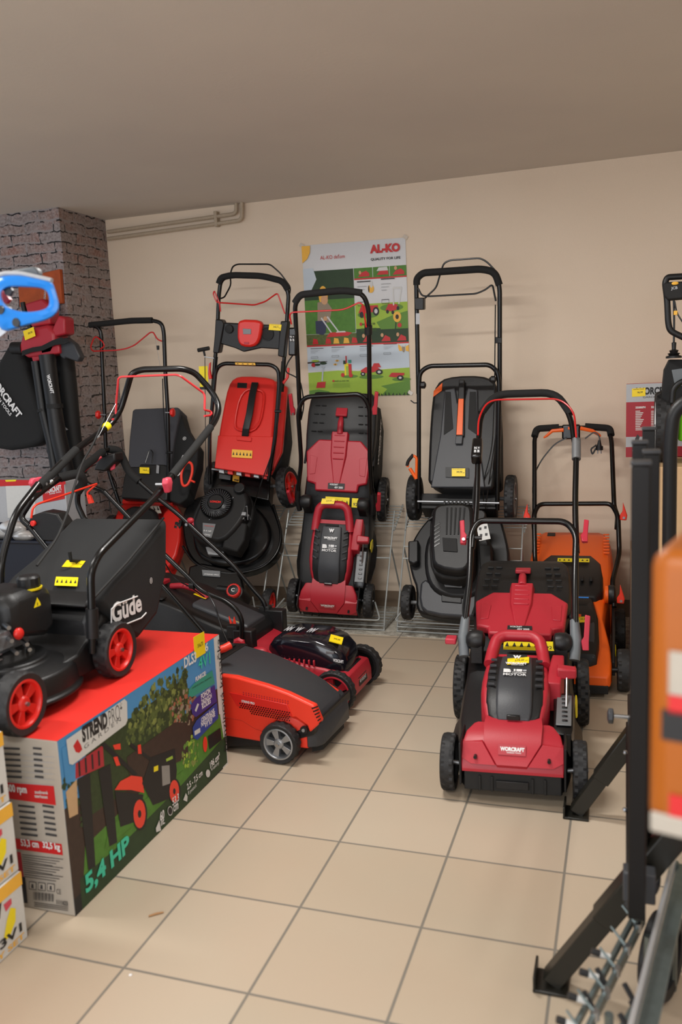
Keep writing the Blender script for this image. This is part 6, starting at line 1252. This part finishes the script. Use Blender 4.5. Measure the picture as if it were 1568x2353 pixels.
# ================================================================== black folding stand
F = Fr(.82, .5, 0); t = thing('folding_stand', F, 'black steel folding stand with splayed legs and square feet, right foreground', 'stand')
def PT(px, py, yw): return V(W0.y(px, py, yw)) - V((.82, .5, 0))
def bar(name, a, b_, w1, m='post_black', w2=None, par=None):
    a, b_ = V(a), V(b_); d = (b_ - a).normalized(); R = d.to_track_quat('Z', 'Y').to_matrix(); o = B().box((a + b_) / 2, (w1, w2 or w1, (b_ - a).length), m, R=R).build(name, par or t, .003); return o
for yw, ft, tp in ((.204, (1268, 2250), (1560, 1905)), (.96, (1325, 1865), (1460, 1683))):
    a = PT(*ft, yw); a.z = .012; c_ = PT(*tp, yw)
    lg = bar('leg', a, c_, .042, 'olive_metal'); e = a + (c_ - a) * .42; bar('leg_sleeve', e + (c_ - a) * .0, c_, .050, 'olive_metal', par=lg)
    b = B(); b.box(V((a.x, a.y, .004)), (.075, .075, .008), 'olive_metal'); b.box(V((a.x - .034, a.y, .02)), (.006, .075, .036), 'olive_metal'); b.build('foot_plate', lg, .002)
bar('side_beam', PT(1452, 1560, 1.05) * V((1, 1, 1)) if False else (.0, .50, .27), (.0, -.36, .31), .05); bar('side_beam', (-.006, .52, .36), (-.006, -.30, .42), .03)
bar('beam_end', (.0, -.385, .315), (.0, -.345, .313), .062, 'charcoal')
for yw, px, top in ((.05, 1474, 1068), (.30, 1498, 1042), (.45, 1471, 1020), (.80, 1492, 988)):
    p1 = PT(px, top, yw); xq = p1.x; bar('upright', (xq, p1.y, .30), tuple(p1), .032, 'post_black'); bar('upright_cap', tuple(p1), (p1.x, p1.y, p1.z + .008), .036, 'charcoal')
bar('upright', (.0, -.28, .30), (.0, -.28, .80), .036); bar('upright', (.0, -.10, .30), (.01, -.15, .95), .034)
for px, py, yw in ((1408, 1645, .80),):
    c_ = PT(px, py, yw); B().lathe([(.008, -.004), (.022, -.002), (.022, .01), (.01, .014)], c_, (-1, 0, 0), 'charcoal', 7).build('clamp_knob', t, .002); B().cyl(c_, c_ + V((.05, 0, 0)), .006, 'chrome', seg=10).build('knob_bolt', t)
c_ = PT(1500, 2030, .204); B().lathe([(.008, -.004), (.024, -.002), (.024, .01), (.01, .014)], c_, (1, 0, -.3), 'charcoal', 7).build('clamp_knob', t, .002); B().cyl(c_, c_ + V((-.045, 0, .02)), .005, 'galv', seg=10).build('knob_bolt', t)
b = B()
for z in (.34, .42, .30): b.sph((-.027, .2 - z, z), .006, 'chrome', seg=8)
B().sph((-.027, .12, .37), .006, 'chrome', seg=8).build('frame_bolt', t); B().sph((-.027, -.1, .33), .006, 'chrome', seg=8).build('frame_bolt', t)
B().slab([PT(1455, 1062, .06), PT(1466, 1075, .06), PT(1470, 1115, .06), PT(1462, 1118, .06), PT(1460, 1085, .06), PT(1450, 1072, .06)], (0, .002, 0), 'white').build('paper_tie', t)
# leaning handlebar right behind the stand
F = Fr(.92, 1.0, 0); l = wl(F); t = thing('handlebar', F, 'thick black foam-covered handlebar rising behind the orange case at the right edge', 'handlebar')
T(t, F, 'handle_tube', [l(1620, 918, 1.0), l(1575, 922, 1.0), l(1548, 950, 1.0), l(1541, 1010, 1.0), l(1536, 1500, 1.0), (float(l(1536, 1500, 1.0).x), 0, .01)], 0, .019, 'black', .05); T(t, F, 'handle_tube', [l(1620, 918, 1.0), (.30, 0, .9), (.30, 0, .01)], 0, .015, 'black', .04); bb((.13, 0, .008), (.36, .06, .016), 'black', 'base_bar', t, .003)
# orange tool case close to the camera
F = Fr(.815, -.70, 0, math.radians(-12)); t = thing('tool_case', Fr(.809, -.70, .893, math.radians(-14)), 'bright orange tool case blurred in the right foreground', 'case')
b = B(); b.box((.16, .10, .14), (.32, .2, .28), 'deep_orange'); b.build('case_shell', t, .018, seg=3)
b = B(); b.box((.16, -.001, .012), (.31, .006, .02), 'card_grey'); b.build('case_trim', t, .002); b = B(); b.box((.075, -.002, .165), (.11, .004, .042), 'card_grey'); b.build('paper_label', t, .001)
yplate(t, 'dark_sticker', (.014, -.0015, .098), (.12, 0, 0), (0, 0, .030), 'print_black'); yplate(t, 'red_sticker', (.02, -.0015, .125), (.07, 0, 0), (0, 0, .028), 'box_red'); yplate(t, 'red_sticker', (.022, -.0015, .020), (.08, 0, 0), (0, 0, .024), 'box_red')
bb((.15, .1, -.44), (.28, .18, .02), 'black_dull', 'case_shelf', None) if False else None
sd = thing('shelf_stand', Fr(.85, -.66, 0, 0), 'black pedestal carrying the orange tool case at the right edge', 'stand'); bb((.16, .06, .872), (.24, .14, .022), 'black_dull', 'shelf_plate', sd); bb((.19, .06, .43), (.04, .04, .86), 'black_dull', 'post', sd); bb((.19, .06, .01), (.2, .2, .02), 'black_dull', 'base_plate', sd)
# ================================================================== steel bolt bars, bottom right
def GP(px, py, z): return V(W0.z(px, py, z))
t = thing('spiked_bar_rack', (.75, .0, 0), 'grey-green steel bars with rows of bolts and rubber-capped pins, bottom right corner', 'rack'); o_ = V((.75, 0, 0))
for n_, a, b_, w1 in (('steel_bar', (1480, 2110), (1335, 2400), .022), ('steel_bar', (1462, 2100), (1290, 2420), .016), ('steel_bar', (1530, 2190), (1400, 2420), .022)):
    A, Cc = GP(*a, .22) - o_, GP(*b_, .22) - o_; bar2 = (Cc - A).normalized(); R = bar2.to_track_quat('Z', 'Y').to_matrix(); B().box((A + Cc) / 2, (.008, w1, (Cc - A).length), 'galv', R=R).build(n_, t, .001)
for k in range(6):
    px, py = 1466 - 24.5 * k, 2127 + 50.5 * k; c_ = GP(px, py, .23) - o_; B().cyl(c_ - V((0, 0, .012)), c_ + V((0, 0, .006)), .008, 'chrome', seg=6).build('hex_bolt', t)
    e = c_ + V((-.030, .012, .032)); B().cyl(c_, e, .0035, 'galv', .002, seg=8).build('spike', t)
for px, py in ((1360, 2185), (1333, 2232), (1306, 2287), (1280, 2342), (1440, 2075)):
    a = GP(px, py, .25) - o_; e = GP(px + 42, py + 14, .24) - o_ if px != 1440 else GP(1466, 2127, .23) - o_; m_ = a.lerp(e, .45); pn = B().cyl(a, m_, .0065, 'rubber', seg=10).build('rubber_cap', t); B().cyl(m_, e, .0055, 'label_white' if px != 1440 else 'galv', seg=10).build('pin', t)
for k, (px, py) in enumerate(((1372, 2225), (1342, 2278), (1435, 2260), (1425, 2330), (1450, 2300))):
    a = GP(px, py, .25) - o_; B().cyl(a, a + V((.02, -.01, -.03)), .005, 'rubber', seg=8).build('rubber_cap', t)
b = B()
for A_ in ((1400, 2330), (1490, 2150)): c_ = GP(*A_, .22) - o_; b = B(); b.cyl(V((c_.x, c_.y, 0)), c_, .008, 'galv', seg=8); b.build('support_post', t)
wt = thing('barrow_wheel', (.87, .24, 0), 'black rubber wheel lying behind the bolt bars in the lower right corner', 'wheel'); wheel(wt, (0, 0, .09), .09, .05, -1, 'black', 6, (1, -.35, 0))
tp = thing('steel_channel', (.9, -.1, 0), 'shiny silver steel channel slanting up at the lower right edge', 'channel')
A, Cc = GP(1535, 2040, .30) - V((.9, -.1, 0)), GP(1455, 2353, .30) - V((.9, -.1, 0)); D = (Cc - A).normalized(); A = A - D * .1; Cc = Cc + D * .3; R = D.to_track_quat('Z', 'Y').to_matrix(); b = B(); b.box((A + Cc) / 2, (.008, .035, (Cc - A).length), 'bright_steel', R=R); b.build('channel_web', tp, .001); B().box((A + Cc) / 2 + V((.022, .008, -.01)), (.03, .006, (Cc - A).length), 'galv', R=R).build('channel_flange', tp, .001)
for q_ in (A, Cc): B().cyl(V((q_.x, q_.y, -0.0)), q_, .01, 'galv', seg=8).build('support_post', tp)
rb = thing('carton', (.86, -.32, 0), 'small red and white carton in the bottom right corner of the picture', 'box'); bb((.16, .16, .15), (.22, .3, .30), 'label_white', 'cardboard', rb); bb((.17, .16, .155), (.18, .302, .302), 'box_red', 'red_sleeve', rb)
# ================================================================== crumbs on the floor
P = W0.z(342, 2105, .003); Q_ = W0.z(376, 2096, .003); tag(B().tube([P, V(P).lerp(V(Q_), .5) + V((0, .002, 0)), Q_], [.0022, .003, .0018], 'twig', 8).build('twig'), 'small light brown twig lying on a floor tile right of the carton', 'twig')
P = W0.z(300, 2240, .001); tag(B().sph(P, .004, 'white', 1, 1, .4).build('paper_crumb'), 'tiny white crumb on the tile joint near the bottom left', 'litter')
for o in bpy.data.objects:
    if o.parent is None and o.type == 'MESH' and not o.get('kind') and not o.get('label'): print('UNLABELLED', o.name)
